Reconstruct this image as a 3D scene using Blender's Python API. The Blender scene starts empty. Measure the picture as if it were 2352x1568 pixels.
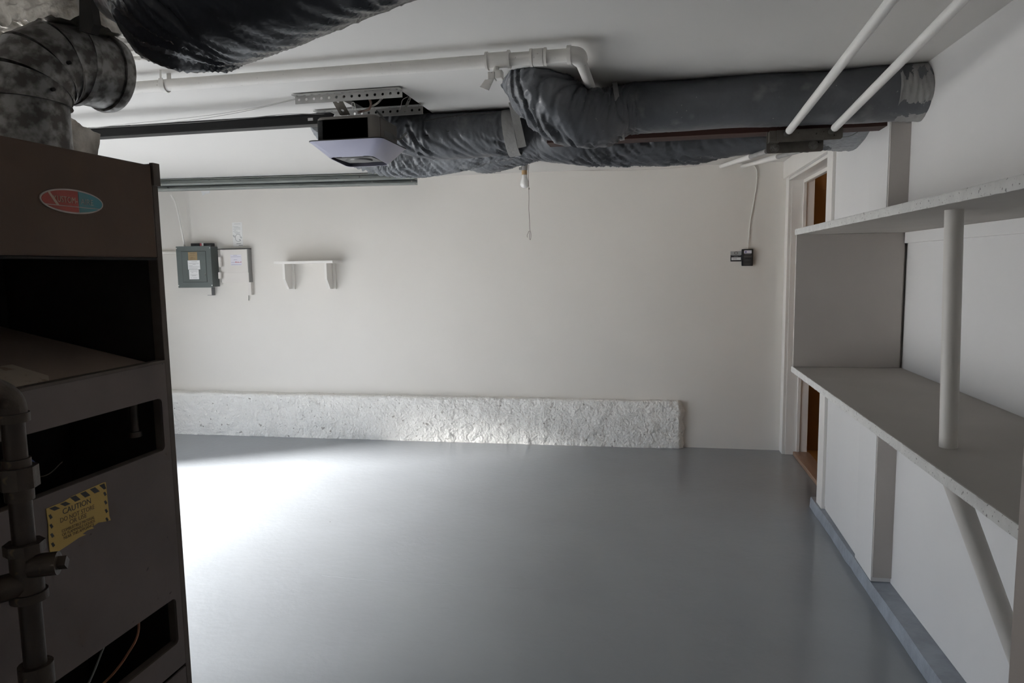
import bpy, bmesh, math, random
from mathutils import Vector, Matrix, noise
random.seed(7)
PI = math.pi
sc = bpy.context.scene
C = sc.collection
V = Vector

# ------------------------------------------------------------------ camera
CAMZ = 1.45
FPX = 1585.04
YAW, PITCH, ROLL = .195126, .107224, -.0157513
_f = V((-math.sin(YAW) * math.cos(PITCH), math.cos(YAW) * math.cos(PITCH), -math.sin(PITCH)))
_r0 = V((math.cos(YAW), math.sin(YAW), 0))
_u0 = _r0.cross(_f)
_r = math.cos(ROLL) * _r0 + math.sin(ROLL) * _u0
_u = -math.sin(ROLL) * _r0 + math.cos(ROLL) * _u0
CAM = V((0, 0, CAMZ))
cd = bpy.data.cameras.new('camera'); cam = bpy.data.objects.new('camera', cd); C.objects.link(cam)
mw = Matrix.Identity(4)
for i in range(3):
    mw[i][0] = _r[i]; mw[i][1] = _u[i]; mw[i][2] = -_f[i]; mw[i][3] = CAM[i]
cam.matrix_world = mw
cd.sensor_fit = 'HORIZONTAL'; cd.sensor_width = 36.0; cd.lens = 36.0 * FPX / 2352.0
cd.clip_start = .02; cd.clip_end = 200
sc.camera = cam


def px(x, y, **k):
    """photo pixel -> world point on the plane X=, Y= or Z= given value"""
    (ax, v), = k.items(); a = 'XYZ'.index(ax)
    d = _f + _r * ((x - 1176) / FPX) - _u * ((y - 784) / FPX)
    return CAM + d * ((v - CAM[a]) / d[a])


# ------------------------------------------------------------------ world, sun, exposure
sc.view_settings.view_transform = 'Standard'
sc.view_settings.look = 'None'
sc.view_settings.gamma = 1.0
sc.view_settings.use_curve_mapping = False
sc.view_settings.exposure = -0.10
sc.cycles.use_denoising = True
sc.cycles.max_bounces = 12
sc.cycles.diffuse_bounces = 8
sc.cycles.glossy_bounces = 4
w = bpy.data.worlds.new('sky'); sc.world = w; w.use_nodes = True
bg = w.node_tree.nodes['Background']
bg.inputs[0].default_value = (.80, .885, 1.0, 1); bg.inputs[1].default_value = 7.0
sl = bpy.data.lights.new('sun', 'SUN'); sun = bpy.data.objects.new('sun', sl); C.objects.link(sun)
sl.energy = 47.0; sl.angle = math.radians(15); sl.color = (1.0, .978, .945)
sun.rotation_euler = V((.86, .37, -.385)).to_track_quat('-Z', 'Y').to_euler()
sun.location = (-9, 4, 5)
pl = bpy.data.lights.new('door_daylight_portal', 'AREA'); plo = bpy.data.objects.new('door_daylight_portal', pl); C.objects.link(plo)
pl.shape = 'RECTANGLE'; pl.size = 3.73; pl.size_y = 1.26; pl.cycles.is_portal = True
plo.location = (-4.86, 2.115, .64)
plo.rotation_euler = Matrix(((0, 0, -1), (1, 0, 0), (0, 1, 0))).transposed().to_3x3().to_euler() if False else (PI / 2, 0, -PI / 2)

# ------------------------------------------------------------------ materials
MATS = {}


def M(name, c1, c2=None, scale=6, rough=.6, metal=0, bump=0, bscale=40, detail=5, thr=(.35, .65),
      stretch=(1, 1, 1), speck=None, rough2=None, spec=.5, coat=0, emit=None, estr=0, bdist=.01, sheen=0):
    m = bpy.data.materials.new(name); m.use_nodes = True
    nt = m.node_tree; N = nt.nodes; L = nt.links
    b = N['Principled BSDF']
    b.inputs['Roughness'].default_value = rough
    b.inputs['Metallic'].default_value = metal
    b.inputs['Specular IOR Level'].default_value = spec
    if coat:
        b.inputs['Coat Weight'].default_value = coat; b.inputs['Coat Roughness'].default_value = .15
    tc = N.new('ShaderNodeTexCoord'); mp = N.new('ShaderNodeMapping')
    mp.inputs['Scale'].default_value = stretch
    L.new(tc.outputs['Object'], mp.inputs['Vector'])
    c2 = c2 or tuple(min(1, c * .93) for c in c1)
    n1 = N.new('ShaderNodeTexNoise'); n1.inputs['Scale'].default_value = scale; n1.inputs['Detail'].default_value = detail
    L.new(mp.outputs[0], n1.inputs['Vector'])
    rp = N.new('ShaderNodeValToRGB')
    rp.color_ramp.elements[0].position = thr[0]; rp.color_ramp.elements[0].color = (*c1, 1)
    rp.color_ramp.elements[1].position = thr[1]; rp.color_ramp.elements[1].color = (*c2, 1)
    L.new(n1.outputs['Fac'], rp.inputs[0])
    col = rp.outputs[0]
    for sp in (speck or []):
        sc_, lo, hi, cc = sp
        n2 = N.new('ShaderNodeTexNoise'); n2.inputs['Scale'].default_value = sc_; n2.inputs['Detail'].default_value = 3
        L.new(tc.outputs['Object'], n2.inputs['Vector'])
        r2 = N.new('ShaderNodeValToRGB')
        r2.color_ramp.elements[0].position = lo; r2.color_ramp.elements[0].color = (0, 0, 0, 1)
        r2.color_ramp.elements[1].position = hi; r2.color_ramp.elements[1].color = (1, 1, 1, 1)
        L.new(n2.outputs['Fac'], r2.inputs[0])
        mx = N.new('ShaderNodeMix'); mx.data_type = 'RGBA'
        L.new(r2.outputs[0], mx.inputs['Factor']); L.new(col, mx.inputs['A']); mx.inputs['B'].default_value = (*cc, 1)
        col = mx.outputs['Result']
    L.new(col, b.inputs['Base Color'])
    if rough2 is not None:
        mr = N.new('ShaderNodeMapRange'); mr.inputs['From Min'].default_value = .35; mr.inputs['From Max'].default_value = .65
        mr.inputs['To Min'].default_value = rough; mr.inputs['To Max'].default_value = rough2
        L.new(n1.outputs['Fac'], mr.inputs['Value']); L.new(mr.outputs[0], b.inputs['Roughness'])
    if bump:
        n3 = N.new('ShaderNodeTexNoise'); n3.inputs['Scale'].default_value = bscale; n3.inputs['Detail'].default_value = 4
        L.new(mp.outputs[0], n3.inputs['Vector'])
        bp = N.new('ShaderNodeBump'); bp.inputs['Strength'].default_value = bump; bp.inputs['Distance'].default_value = bdist
        L.new(n3.outputs['Fac'], bp.inputs['Height']); L.new(bp.outputs[0], b.inputs['Normal'])
    if emit:
        b.inputs['Emission Color'].default_value = (*emit, 1); b.inputs['Emission Strength'].default_value = estr
    MATS[name] = m
    return m


M('wall_paint', (.745, .715, .67), (.715, .685, .64), scale=1.2, rough=.55, bump=.06, bscale=14)
M('right_paint', (.69, .68, .672), (.66, .65, .643), scale=1.5, rough=.5, bump=.05, bscale=20)
M('ceiling_paint', (.66, .645, .62), (.635, .62, .595), scale=.8, rough=.7, bump=.05, bscale=18)
M('floor_paint', (.262, .280, .303), (.244, .260, .282), scale=1.6, rough=.16, bump=.14, bscale=26, bdist=.008,
  speck=[(30, .80, .82, (.10, .10, .105))])
M('curb_paint', (.31, .345, .39), (.24, .265, .30), scale=14, rough=.35, bump=.35, bscale=40)
M('rough_concrete', (.90, .88, .84), (.85, .83, .79), scale=9, rough=.8, bump=.8, bscale=55, bdist=.016,
  speck=[(38, .685, .715, (.36, .33, .30)), (16, .70, .73, (.45, .42, .39))])
M('trim_paint', (.80, .775, .74), (.77, .745, .71), scale=3, rough=.35, bump=.03, bscale=30)
M('dark_gap', (.03, .028, .025), rough=.9)
M('hall_brown', (.26, .135, .04), (.21, .105, .03), scale=2, rough=.6, stretch=(1, 1, .2))
M('hall_floor', (.42, .22, .07), (.34, .17, .05), scale=8, rough=.35, stretch=(1, .15, 1))
M('threshold_wood', (.36, .23, .16), (.28, .17, .11), scale=20, rough=.4, stretch=(1, .1, 1))
M('shelf_paint', (.43, .405, .375), (.395, .37, .34), scale=3, rough=.7, bump=.12, bscale=160, bdist=.003)
M('shelf_edge', (.62, .61, .585), (.56, .55, .53), scale=30, rough=.75, bump=.4, bscale=170, bdist=.004,
  speck=[(150, .66, .70, (.20, .19, .18))])
M('end_panel', (.44, .41, .385), (.405, .375, .35), scale=2, rough=.6, bump=.05, bscale=60)
M('pole_paint', (.64, .61, .57), (.59, .565, .53), scale=4, rough=.45, bump=.05, bscale=40, stretch=(1, 1, .2))
M('duct_black', (.115, .12, .13), (.075, .08, .088), scale=5, rough=.40, bump=.30, bscale=24, bdist=.012, stretch=(1, 1, 1),
  speck=[(9, .62, .80, (.20, .20, .20)), (70, .73, .76, (.34, .33, .31))])
M('duct_grey', (.21, .22, .235), (.15, .158, .17), scale=6, rough=.40, bump=.45, bscale=34, bdist=.012,
  speck=[(12, .62, .80, (.28, .285, .29))])
M('tape_grey', (.30, .295, .285), (.24, .235, .23), scale=10, rough=.5, bump=.2, bscale=60)
M('beam_wood', (.05, .015, .009), (.03, .010, .007), scale=9, rough=.7, stretch=(.15, 1, 1), bump=.3, bscale=40)
M('bracket_steel', (.15, .135, .115), (.10, .09, .078), scale=18, rough=.5, metal=.55, bump=.15, bscale=60,
  speck=[(60, .68, .72, (.03, .025, .02))])
M('thread_steel', (.23, .22, .20), (.15, .14, .13), scale=90, rough=.45, metal=.8)
M('white_pipe', (.72, .70, .665), (.68, .66, .625), scale=7, rough=.4, bump=.08, bscale=60,
  speck=[(120, .70, .74, (.30, .28, .26))])
M('rod_white', (.78, .76, .73), (.74, .72, .69), scale=6, rough=.35)
M('galv', (.31, .30, .285), (.11, .10, .09), scale=42, rough=.42, metal=.75, bump=.05, bscale=40, thr=(.40, .60))
M('galv_bright', (.40, .425, .41), (.28, .30, .29), scale=14, rough=.42, metal=.8, stretch=(.2, 1, 1),
  speck=[(28, .66, .74, (.10, .10, .10))])
M('angle_steel', (.44, .435, .42), (.36, .355, .34), scale=12, rough=.45, metal=.55)
M('foil', (.86, .85, .84), (.45, .45, .46), scale=14, rough=.34, metal=1.0, bump=.45, bscale=22, bdist=.012, stretch=(1, 1, 1.6), thr=(.42, .6))
M('foil_brown', (.66, .62, .56), (.25, .225, .195), thr=(.40, .60), scale=9, rough=.32, metal=.8, bump=.6, bscale=20, bdist=.015)
M('plastic_black', (.035, .036, .04), (.022, .022, .026), scale=5, rough=.24, bump=.35, bscale=13, bdist=.02)
M('furnace_brown', (.092, .048, .025), (.068, .034, .017), scale=4, rough=.55, bump=.05, bscale=50,
  speck=[(5, .58, .76, (.10, .050, .022)), (60, .74, .77, (.16, .13, .10))])
M('furnace_grey', (.140, .106, .092), (.112, .084, .073), scale=5, rough=.5, bump=.06, bscale=50,
  speck=[(40, .72, .745, (.035, .025, .02)), (9, .66, .78, (.11, .075, .055))])
M('furnace_edge', (.10, .078, .062), (.075, .055, .042), scale=16, rough=.6)
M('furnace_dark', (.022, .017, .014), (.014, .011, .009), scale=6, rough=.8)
M('baffle', (.30, .225, .175), (.25, .185, .145), scale=5, rough=.6, speck=[(6, .64, .72, (.14, .10, .075))])
M('card', (.42, .34, .26), (.37, .295, .225), scale=9, rough=.8, speck=[(34, .60, .68, (.26, .19, .14))])
M('badge_red', (.42, .065, .045), (.34, .05, .035), scale=20, rough=.4)
M('badge_teal', (.055, .26, .30), (.10, .24, .25), scale=20, rough=.4)
M('badge_rim', (.50, .42, .38), (.40, .33, .30), scale=30, rough=.4, metal=.3)
M('badge_letter', (.52, .36, .28), (.45, .30, .22), scale=30, rough=.5)
M('badge_letter_grey', (.36, .37, .34), (.30, .31, .29), scale=30, rough=.5)
M('sticker_yellow', (.55, .36, .085), (.48, .31, .07), scale=9, rough=.5)
M('sticker_black', (.03, .026, .022), rough=.5)
M('print_brown', (.13, .075, .03), rough=.6)
M('iron_pipe', (.050, .034, .023), (.030, .021, .015), scale=14, rough=.42, metal=.35, bump=.15, bscale=50,
  speck=[(14, .66, .76, (.20, .12, .06))])
M('iron_fitting', (.070, .050, .035), (.045, .032, .022), scale=18, rough=.45, metal=.4, bump=.2, bscale=60,
  speck=[(16, .66, .74, (.22, .15, .07))])
M('opener_case', (.145, .132, .118), (.125, .114, .10), scale=5, rough=.5)
M('opener_cloth', (.018, .018, .018), (.030, .030, .030), scale=260, rough=.9, bump=.3, bscale=300)
M('opener_lens', (.34, .34, .44), (.32, .32, .42), scale=3, rough=.28, coat=.3)
M('opener_plate', (.13, .13, .128), (.11, .11, .108), scale=5, rough=.4)
M('rail_black', (.016, .016, .017), (.012, .012, .013), scale=8, rough=.4, spec=.25)
M('black_plastic', (.012, .012, .014), rough=.3)
M('panel_green', (.105, .125, .12), (.095, .113, .108), scale=5, rough=.45)
M('white_paper', (.78, .78, .78), (.74, .74, .74), scale=5, rough=.7)
M('wall_paper_sheet', (.79, .785, .77), (.77, .765, .75), scale=5, rough=.6)
M('brown_paper', (.34, .25, .14), (.29, .205, .11), scale=20, rough=.8)
M('lilac_paper', (.72, .70, .76), (.68, .66, .73), scale=5, rough=.5)
M('print_grey', (.22, .22, .23), rough=.7)
M('print_blue', (.16, .16, .30), rough=.7)
M('print_red', (.50, .10, .12), rough=.7)
M('box_cream', (.72, .685, .65), (.69, .655, .62), scale=4, rough=.5)
M('bulb_glass', (.86, .85, .83), rough=.25)
M('socket_tan', (.50, .33, .17), (.42, .27, .13), scale=20, rough=.5)
M('cord_brown', (.12, .095, .075), rough=.8)
M('wire_white', (.82, .80, .76), rough=.4)
M('wire_red', (.42, .22, .16), (.5, .42, .38), scale=60, rough=.4)
M('wire_grey', (.17, .165, .155), rough=.45)
M('wire_copper', (.30, .12, .06), rough=.4)
M('wire_blue', (.10, .13, .30), rough=.4)
M('placard_silver', (.40, .40, .40), rough=.4, metal=.2)
M('screen_grey', (.05, .048, .045), rough=.2)
M('bolt_bright', (.75, .75, .73), rough=.3, metal=.7)
M('ground', (.42, .41, .39), (.36, .35, .34), scale=3, rough=.9)
M('garage_door', (.70, .68, .64), (.66, .64, .61), scale=2, rough=.5)
M('near_post', (.40, .345, .31), (.37, .32, .285), scale=3, rough=.5)


# ------------------------------------------------------------------ mesh helpers
def B():
    return bmesh.new()


def box(bm, a, b, bev=0, mi=0):
    x0, x1 = sorted((a[0], b[0])); y0, y1 = sorted((a[1], b[1])); z0, z1 = sorted((a[2], b[2]))
    vs = [bm.verts.new(p) for p in ((x0, y0, z0), (x1, y0, z0), (x1, y1, z0), (x0, y1, z0), (x0, y0, z1), (x1, y0, z1), (x1, y1, z1), (x0, y1, z1))]
    fs = [bm.faces.new([vs[i] for i in q]) for q in ((3, 2, 1, 0), (4, 5, 6, 7), (0, 1, 5, 4), (1, 2, 6, 5), (2, 3, 7, 6), (3, 0, 4, 7))]
    for f in fs: f.material_index = mi
    if bev:
        es = list({e for f in fs for e in f.edges})
        bmesh.ops.bevel(bm, geom=es, offset=bev, segments=2, affect='EDGES', profile=.6)
    return bm


def prism(bm, pts, vec, mi=0):
    """polygon extruded along vec"""
    vec = V(vec); n = len(pts)
    a = [bm.verts.new(V(p)) for p in pts]; b = [bm.verts.new(V(p) + vec) for p in pts]
    fs = [bm.faces.new(a[::-1]), bm.faces.new(b)]
    for i in range(n):
        j = (i + 1) % n
        fs.append(bm.faces.new((a[i], a[j], b[j], b[i])))
    for f in fs: f.material_index = mi
    bmesh.ops.recalc_face_normals(bm, faces=fs)
    return bm


def frame_for(t):
    t = t.normalized()
    ref = V((0, 0, 1)) if abs(t.z) < .95 else V((1, 0, 0))
    s = t.cross(ref).normalized()
    return s, s.cross(t).normalized()


def tube(bm, pts, r, seg=12, cap=True, mi=0):
    """tube along points, r a number or list; parallel transported"""
    pts = [V(p) for p in pts]; n = len(pts)
    rs = r if isinstance(r, (list, tuple)) else [r] * n
    tang = []
    for i in range(n):
        a = pts[max(0, i - 1)]; b = pts[min(n - 1, i + 1)]
        d = b - a
        tang.append(d.normalized() if d.length > 1e-9 else (tang[-1] if tang else V((0, 0, 1))))
    s, u = frame_for(tang[0])
    rings = []
    for i in range(n):
        if i:
            q = tang[i - 1].rotation_difference(tang[i]); s = q @ s; u = q @ u
        rings.append([bm.verts.new(pts[i] + (s * math.cos(2 * PI * k / seg) + u * math.sin(2 * PI * k / seg)) * rs[i]) for k in range(seg)])
    for i in range(n - 1):
        for k in range(seg):
            j = (k + 1) % seg
            f = bm.faces.new((rings[i][k], rings[i][j], rings[i + 1][j], rings[i + 1][k])); f.material_index = mi
    if cap:
        bm.faces.new(rings[0][::-1]).material_index = mi
        bm.faces.new(rings[-1]).material_index = mi
    return bm


def cyl(bm, a, b, r, seg=20, r2=None):
    return tube(bm, [a, b], [r, r if r2 is None else r2], seg)


def cr(pts, n=16):
    """Catmull-Rom through pts (any dimension)"""
    P = [V(p) for p in pts]; P = [P[0] * 2 - P[1]] + P + [P[-1] * 2 - P[-2]]
    out = []
    for i in range(1, len(P) - 2):
        for k in range(n):
            t = k / n
            out.append(.5 * ((2 * P[i]) + (P[i + 1] - P[i - 1]) * t + (2 * P[i - 1] - 5 * P[i] + 4 * P[i + 1] - P[i + 2]) * t * t +
                             (3 * P[i] - P[i - 1] - 3 * P[i + 1] + P[i + 2]) * t ** 3))
    out.append(P[-2])
    return out


def obj(name, bm, mat, parent=None, smooth=False, angle=40, mats=None):
    if not isinstance(bm, bpy.types.Mesh):
        me = bpy.data.meshes.new(name); bm.to_mesh(me); bm.free()
    else:
        me = bm
    n = len(me.vertices)
    co = [0.0] * (3 * n); me.vertices.foreach_get('co', co)
    lo = [min(co[i::3]) for i in range(3)]; hi = [max(co[i::3]) for i in range(3)]
    c = V([(lo[i] + hi[i]) / 2 for i in range(3)])
    me.transform(Matrix.Translation(-c))
    for mm in (mats or [mat]): me.materials.append(MATS[mm])
    if smooth:
        me.polygons.foreach_set('use_smooth', [True] * len(me.polygons))
        if angle < 180: me.set_sharp_from_angle(angle=math.radians(angle))
    o = bpy.data.objects.new(name, me); C.objects.link(o)
    o.location = c
    if parent is not None:
        o.parent = parent
        o.matrix_parent_inverse = Matrix.Translation(-wloc(parent))
    WL[o.name] = c
    return o


WL = {}


def wloc(o): return WL[o.name]


def thing(name, label, cat, loc, group=None):
    o = bpy.data.objects.new(name, None); C.objects.link(o)
    o.empty_display_size = .1
    o.location = loc; WL[o.name] = V(loc)
    return tag(o, label, cat, group)


def tag(o, label, cat, group=None):
    o['label'] = label; o['category'] = cat
    if group: o['group'] = group
    return o


def struct(o, label=None):
    o['kind'] = 'structure'
    if label: o['label'] = label
    return o


def text(name, s, size, org, u, v, mat, parent, ext=.0004, align='CENTER', width=None):
    cu = bpy.data.curves.new(name, 'FONT'); cu.body = s; cu.size = size; cu.extrude = ext
    cu.align_x = align; cu.align_y = 'CENTER'; cu.resolution_u = 3
    to = bpy.data.objects.new(name, cu); C.objects.link(to)
    dg = bpy.context.evaluated_depsgraph_get()
    me = bpy.data.meshes.new_from_object(to.evaluated_get(dg))
    bpy.data.objects.remove(to)
    u = V(u).normalized(); v = V(v).normalized(); n = u.cross(v)
    if width:
        xs = [p.co.x for p in me.vertices]; k = width / max(1e-6, max(xs) - min(xs))
        for p in me.vertices: p.co.x *= k
    m4 = Matrix.Identity(4)
    for i in range(3): m4[i][0] = u[i]; m4[i][1] = v[i]; m4[i][2] = n[i]; m4[i][3] = org[i]
    me.transform(m4)
    return obj(name, me, mat, parent)


def fbm(p, o=3):
    s = 0; a = 1
    for i in range(o):
        s += a * noise.noise(p); p = p * 2.03; a *= .5
    return s


def duct_mesh(path, radii, nseg=84, n=14, amp=.010, freq=16, skew=1.2, seed=0, squash=None, lump=.010, zmax=None, ampf=None, tf=.75):
    """wrinkled insulated sleeve; path points, radii per control point"""
    bm = B()
    P = cr(path, n); R = [q[0] for q in cr([(r, 0, 0) for r in radii], n)]
    N = len(P); s = 0
    t0 = (P[1] - P[0]).normalized(); a, u = frame_for(t0); prev = t0
    rings = []
    off = V((seed * 7.3, seed * 3.1, seed * 1.7))
    for i in range(N):
        t = (P[min(N - 1, i + 1)] - P[max(0, i - 1)]).normalized()
        q = prev.rotation_difference(t); a = q @ a; u = q @ u; prev = t
        if i: s += (P[i] - P[i - 1]).length
        tt = i / (N - 1)
        A = amp * (ampf(tt) if ampf else 1)
        s3 = s * 3.2
        ring = []
        for k in range(nseg):
            th = 2 * PI * k / nseg; c_, s_ = math.cos(th), math.sin(th)
            p = V((s * freq + skew * c_ + .6 * s_, c_ * tf, s_ * tf)) + off
            nz = noise.noise(p)
            p2 = V((s * freq * 2.3 + skew * 1.5 * c_, c_ * tf * 1.7 + 4, s_ * tf * 1.7)) + off
            nz2 = noise.noise(p2)
            fold = max(0, 1 - abs(nz) * 5) * -1.0 + max(0, 1 - abs(nz2) * 4.5) * .55
            mk = min(1.3, max(.30, .85 + 1.5 * noise.noise(V((s3, c_ * 1.1 + 20, s_ * 1.1)) + off)))
            d = A * fold * mk + lump * noise.noise(V((s * 4, c_ * 1.2, s_ * 1.2)) + off)
            rr = R[i] + d
            off2 = (a * c_ + u * s_) * rr
            if squash: off2 = V((off2.x * squash[0], off2.y * squash[1], off2.z * squash[2]))
            pos = P[i] + off2
            if zmax and pos.z > zmax: pos.z = zmax - .0006 * (pos.z - zmax)
            ring.append(bm.verts.new(pos))
        rings.append(ring)
    for i in range(N - 1):
        for k in range(nseg):
            j = (k + 1) % nseg
            bm.faces.new((rings[i][k], rings[i][j], rings[i + 1][j], rings[i + 1][k]))
    bm.faces.new(rings[0][::-1]); bm.faces.new(rings[-1])
    return bm


def ring_band(path_pt, t, r, wdt, squash=(1, 1, 1), thick=.003, seg=40, zmax=None):
    """flat strap wrapped round a duct at a point"""
    bm = B(); t = V(t).normalized(); a, u = frame_for(t)
    rows = []
    for (dt, rr) in ((-wdt / 2, r), (-wdt / 2, r + thick), (wdt / 2, r + thick), (wdt / 2, r)):
        row = []
        for k in range(seg):
            th = 2 * PI * k / seg
            o_ = (a * math.cos(th) + u * math.sin(th)) * rr
            o_ = V((o_.x * squash[0], o_.y * squash[1], o_.z * squash[2]))
            p = V(path_pt) + t * dt + o_
            if zmax and p.z > zmax: p.z = zmax
            row.append(bm.verts.new(p))
        rows.append(row)
    for i in range(4):
        A_, B_ = rows[i], rows[(i + 1) % 4]
        for k in range(seg):
            j = (k + 1) % seg
            bm.faces.new((A_[k], A_[j], B_[j], B_[k]))
    bmesh.ops.recalc_face_normals(bm, faces=bm.faces)
    return bm


def perforated(bm, org, u, v, length, width, th, pitch=.032, r=.0065, off=0.0):
    """thin steel strip with a row of round holes: origin corner, u along, v across"""
    u = V(u).normalized(); v = V(v).normalized(); n = u.cross(v)
    org = V(org)
    cells = max(1, int(length / pitch)); pt = length / cells
    def P(a, b, c): return org + u * a + v * b + n * c
    for side in (0, th):
        for i in range(cells):
            x0, x1 = i * pt, (i + 1) * pt; cx = (x0 + x1) / 2; cy = width / 2 + off
            hole = [bm.verts.new(P(cx + r * math.cos(PI / 8 + PI / 4 * k), cy + r * math.sin(PI / 8 + PI / 4 * k), side)) for k in range(8)]
            sq = [bm.verts.new(P(*q, side)) for q in ((x1, width), (x0, width), (x0, 0), (x1, 0))]
            # corner k takes hole verts
            for k in range(4):
                c0 = sq[k]; c1 = sq[(k + 1) % 4]
                h0, h1, h2 = hole[(2 * k) % 8], hole[(2 * k + 1) % 8], hole[(2 * k + 2) % 8]
                bm.faces.new((c0, h0, h1)); bm.faces.new((c0, h1, c1)); bm.faces.new((c1, h1, h2))
            if side == 0:
                top = [bm.verts.new(P(cx + r * math.cos(PI / 8 + PI / 4 * k), cy + r * math.sin(PI / 8 + PI / 4 * k), th)) for k in range(8)]
                for k in range(8):
                    bm.faces.new((hole[k], hole[(k + 1) % 8], top[(k + 1) % 8], top[k]))
    for (b0) in (0, width):
        q = [bm.verts.new(P(a, b0, c)) for a, c in ((0, 0), (length, 0), (length, th), (0, th))]; bm.faces.new(q)
    for a0 in (0, length):
        q = [bm.verts.new(P(a0, b_, c)) for b_, c in ((0, 0), (width, 0), (width, th), (0, th))]; bm.faces.new(q)
    return bm


def helix(bm, pts, R, turns, r, seg=6):
    P = cr(pts, 40); N = len(P); out = []
    t0 = (P[1] - P[0]).normalized(); a, u = frame_for(t0); prev = t0
    for i in range(N):
        t = (P[min(N - 1, i + 1)] - P[max(0, i - 1)]).normalized()
        q = prev.rotation_difference(t); a = q @ a; u = q @ u; prev = t
        th = 2 * PI * turns * i / (N - 1)
        out.append(P[i] + (a * math.cos(th) + u * math.sin(th)) * R)
    tube(bm, out, r, seg)
    return bm


# ================================================================== STRUCTURE
ZC = 2.20          # ceiling
YB = 5.55          # back wall
XL = -4.70         # left wall (garage door)
YF = -1.4          # wall behind the camera
XR = 1.04          # recessed right wall


def wx(y): return .972 + (y - 3.13) * .02      # face of the thicker wall round the doorway


flr = struct(obj('floor', box(B(), (XL - .2, YF - .2, -.12), (1.2, YB + .2, 0)), 'floor_paint'), 'glossy grey-blue painted concrete garage floor')
b = B(); rows = []
cp = cr([px(740, 1321, Z=0), px(880, 1334, Z=0), px(1010, 1341, Z=0), px(1150, 1348, Z=0), px(1290, 1352, Z=0), px(1450, 1361, Z=0)], 10)
for i, p in enumerate(cp):
    w_ = .0016 + .0012 * noise.noise(V((i * .7, 0, 0)))
    rows.append([b.verts.new((p.x, p.y + d_, z_)) for d_, z_ in ((-w_ * 2, .0001), (-w_ * .3, .0011), (w_ * 2, .0001))])
for i in range(len(rows) - 1):
    for k in range(2): b.faces.new((rows[i][k], rows[i + 1][k], rows[i + 1][k + 1], rows[i][k + 1]))
obj('floor_crack', b, 'floor_paint', flr, True)
b = B(); rows = []
cp = cr([px(1573, 1030, Z=0), px(1580, 1042, Z=0), px(1592, 1064, Z=0)], 6)
tube(b, [p + V((0, 0, .0004)) for p in cp], .0009, 5)
obj('floor_crack', b, 'floor_paint', flr, True)
HX0, HX1, HY0, HY1 = -1.34, -1.03, 2.86, 3.40
b = B()
box(b, (XL - .2, YF - .2, ZC), (HX0, YB + .2, ZC + .02)); box(b, (HX1, YF - .2, ZC), (1.2, YB + .2, ZC + .02))
box(b, (HX0, YF - .2, ZC), (HX1, HY0, ZC + .02)); box(b, (HX0, HY1, ZC), (HX1, YB + .2, ZC + .02))
ceil = struct(obj('ceiling', b, 'ceiling_paint'), 'white painted low ceiling with a cut-out above the opener')
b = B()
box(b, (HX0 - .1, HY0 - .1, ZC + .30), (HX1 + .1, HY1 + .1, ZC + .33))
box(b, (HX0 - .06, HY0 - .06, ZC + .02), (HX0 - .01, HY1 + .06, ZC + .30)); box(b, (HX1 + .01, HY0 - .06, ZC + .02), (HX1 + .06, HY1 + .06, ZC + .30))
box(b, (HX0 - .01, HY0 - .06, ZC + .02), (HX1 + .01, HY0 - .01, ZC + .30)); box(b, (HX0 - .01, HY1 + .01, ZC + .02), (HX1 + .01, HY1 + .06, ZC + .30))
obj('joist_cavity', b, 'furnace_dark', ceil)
struct(obj('wall_back', box(B(), (XL - .2, YB, 0), (2.7, YB + .15, ZC)), 'wall_paint'), 'long off-white plastered back wall')
struct(obj('wall_front', box(B(), (XL - .2, YF - .15, 0), (1.2, YF, ZC)), 'wall_paint'), 'painted wall behind the viewer')
# left wall with the garage door opening
OY0, OY1, OZ = .25, 3.98, 2.02
b = B()
box(b, (XL - .15, YF, 0), (XL, OY0, ZC)); box(b, (XL - .15, OY1, 0), (XL, YB, ZC)); box(b, (XL - .15, OY0, OZ), (XL, OY1, ZC))
struct(obj('wall_left', b, 'wall_paint'), 'painted wall with the garage door opening')
struct(obj('ground_outside', box(B(), (-30, -15, -.14), (XL - .2, 20, -.02)), 'ground'), 'concrete driveway outside the garage door')
# garage door, raised part of the way
GZ = 1.28
gd = thing('garage_door', 'pale sectional garage door raised part way in left wall', 'garage door', (XL + .03, (OY0 + OY1) / 2, GZ))
for k in range(2):
    z0 = GZ + k * .38
    obj('door_section', box(B(), (XL + .01, OY0 - .05, z0), (XL + .05, OY1 + .05, z0 + .372), .004), 'garage_door', gd)
obj('door_section', box(B(), (XL + .10, OY0 - .05, 2.06), (XL + .48, OY1 + .05, 2.10), .004), 'garage_door', gd)

# right wall: recessed part near the camera, with its sheets
wr = struct(obj('wall_right', box(B(), (XR + .012, YF, 0), (XR + .15, 3.13, ZC)), 'dark_gap'), 'white panelled right wall behind the shelves')
def wall_sheet(y0, y1, z0, z1, mat='right_paint', x0=XR, x1=XR + .012, name='wall_panel'):
    return obj(name, box(B(), (x0, y0, z0), (x1, y1, z1)), mat, wr)
wall_sheet(-.3, 3.128, 1.600, ZC)
wall_sheet(-.3, 3.110, .995, 1.530)
wall_sheet(-.3, 3.128, .062, .992)
wall_sheet(YF, -.305, .0, ZC)
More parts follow.
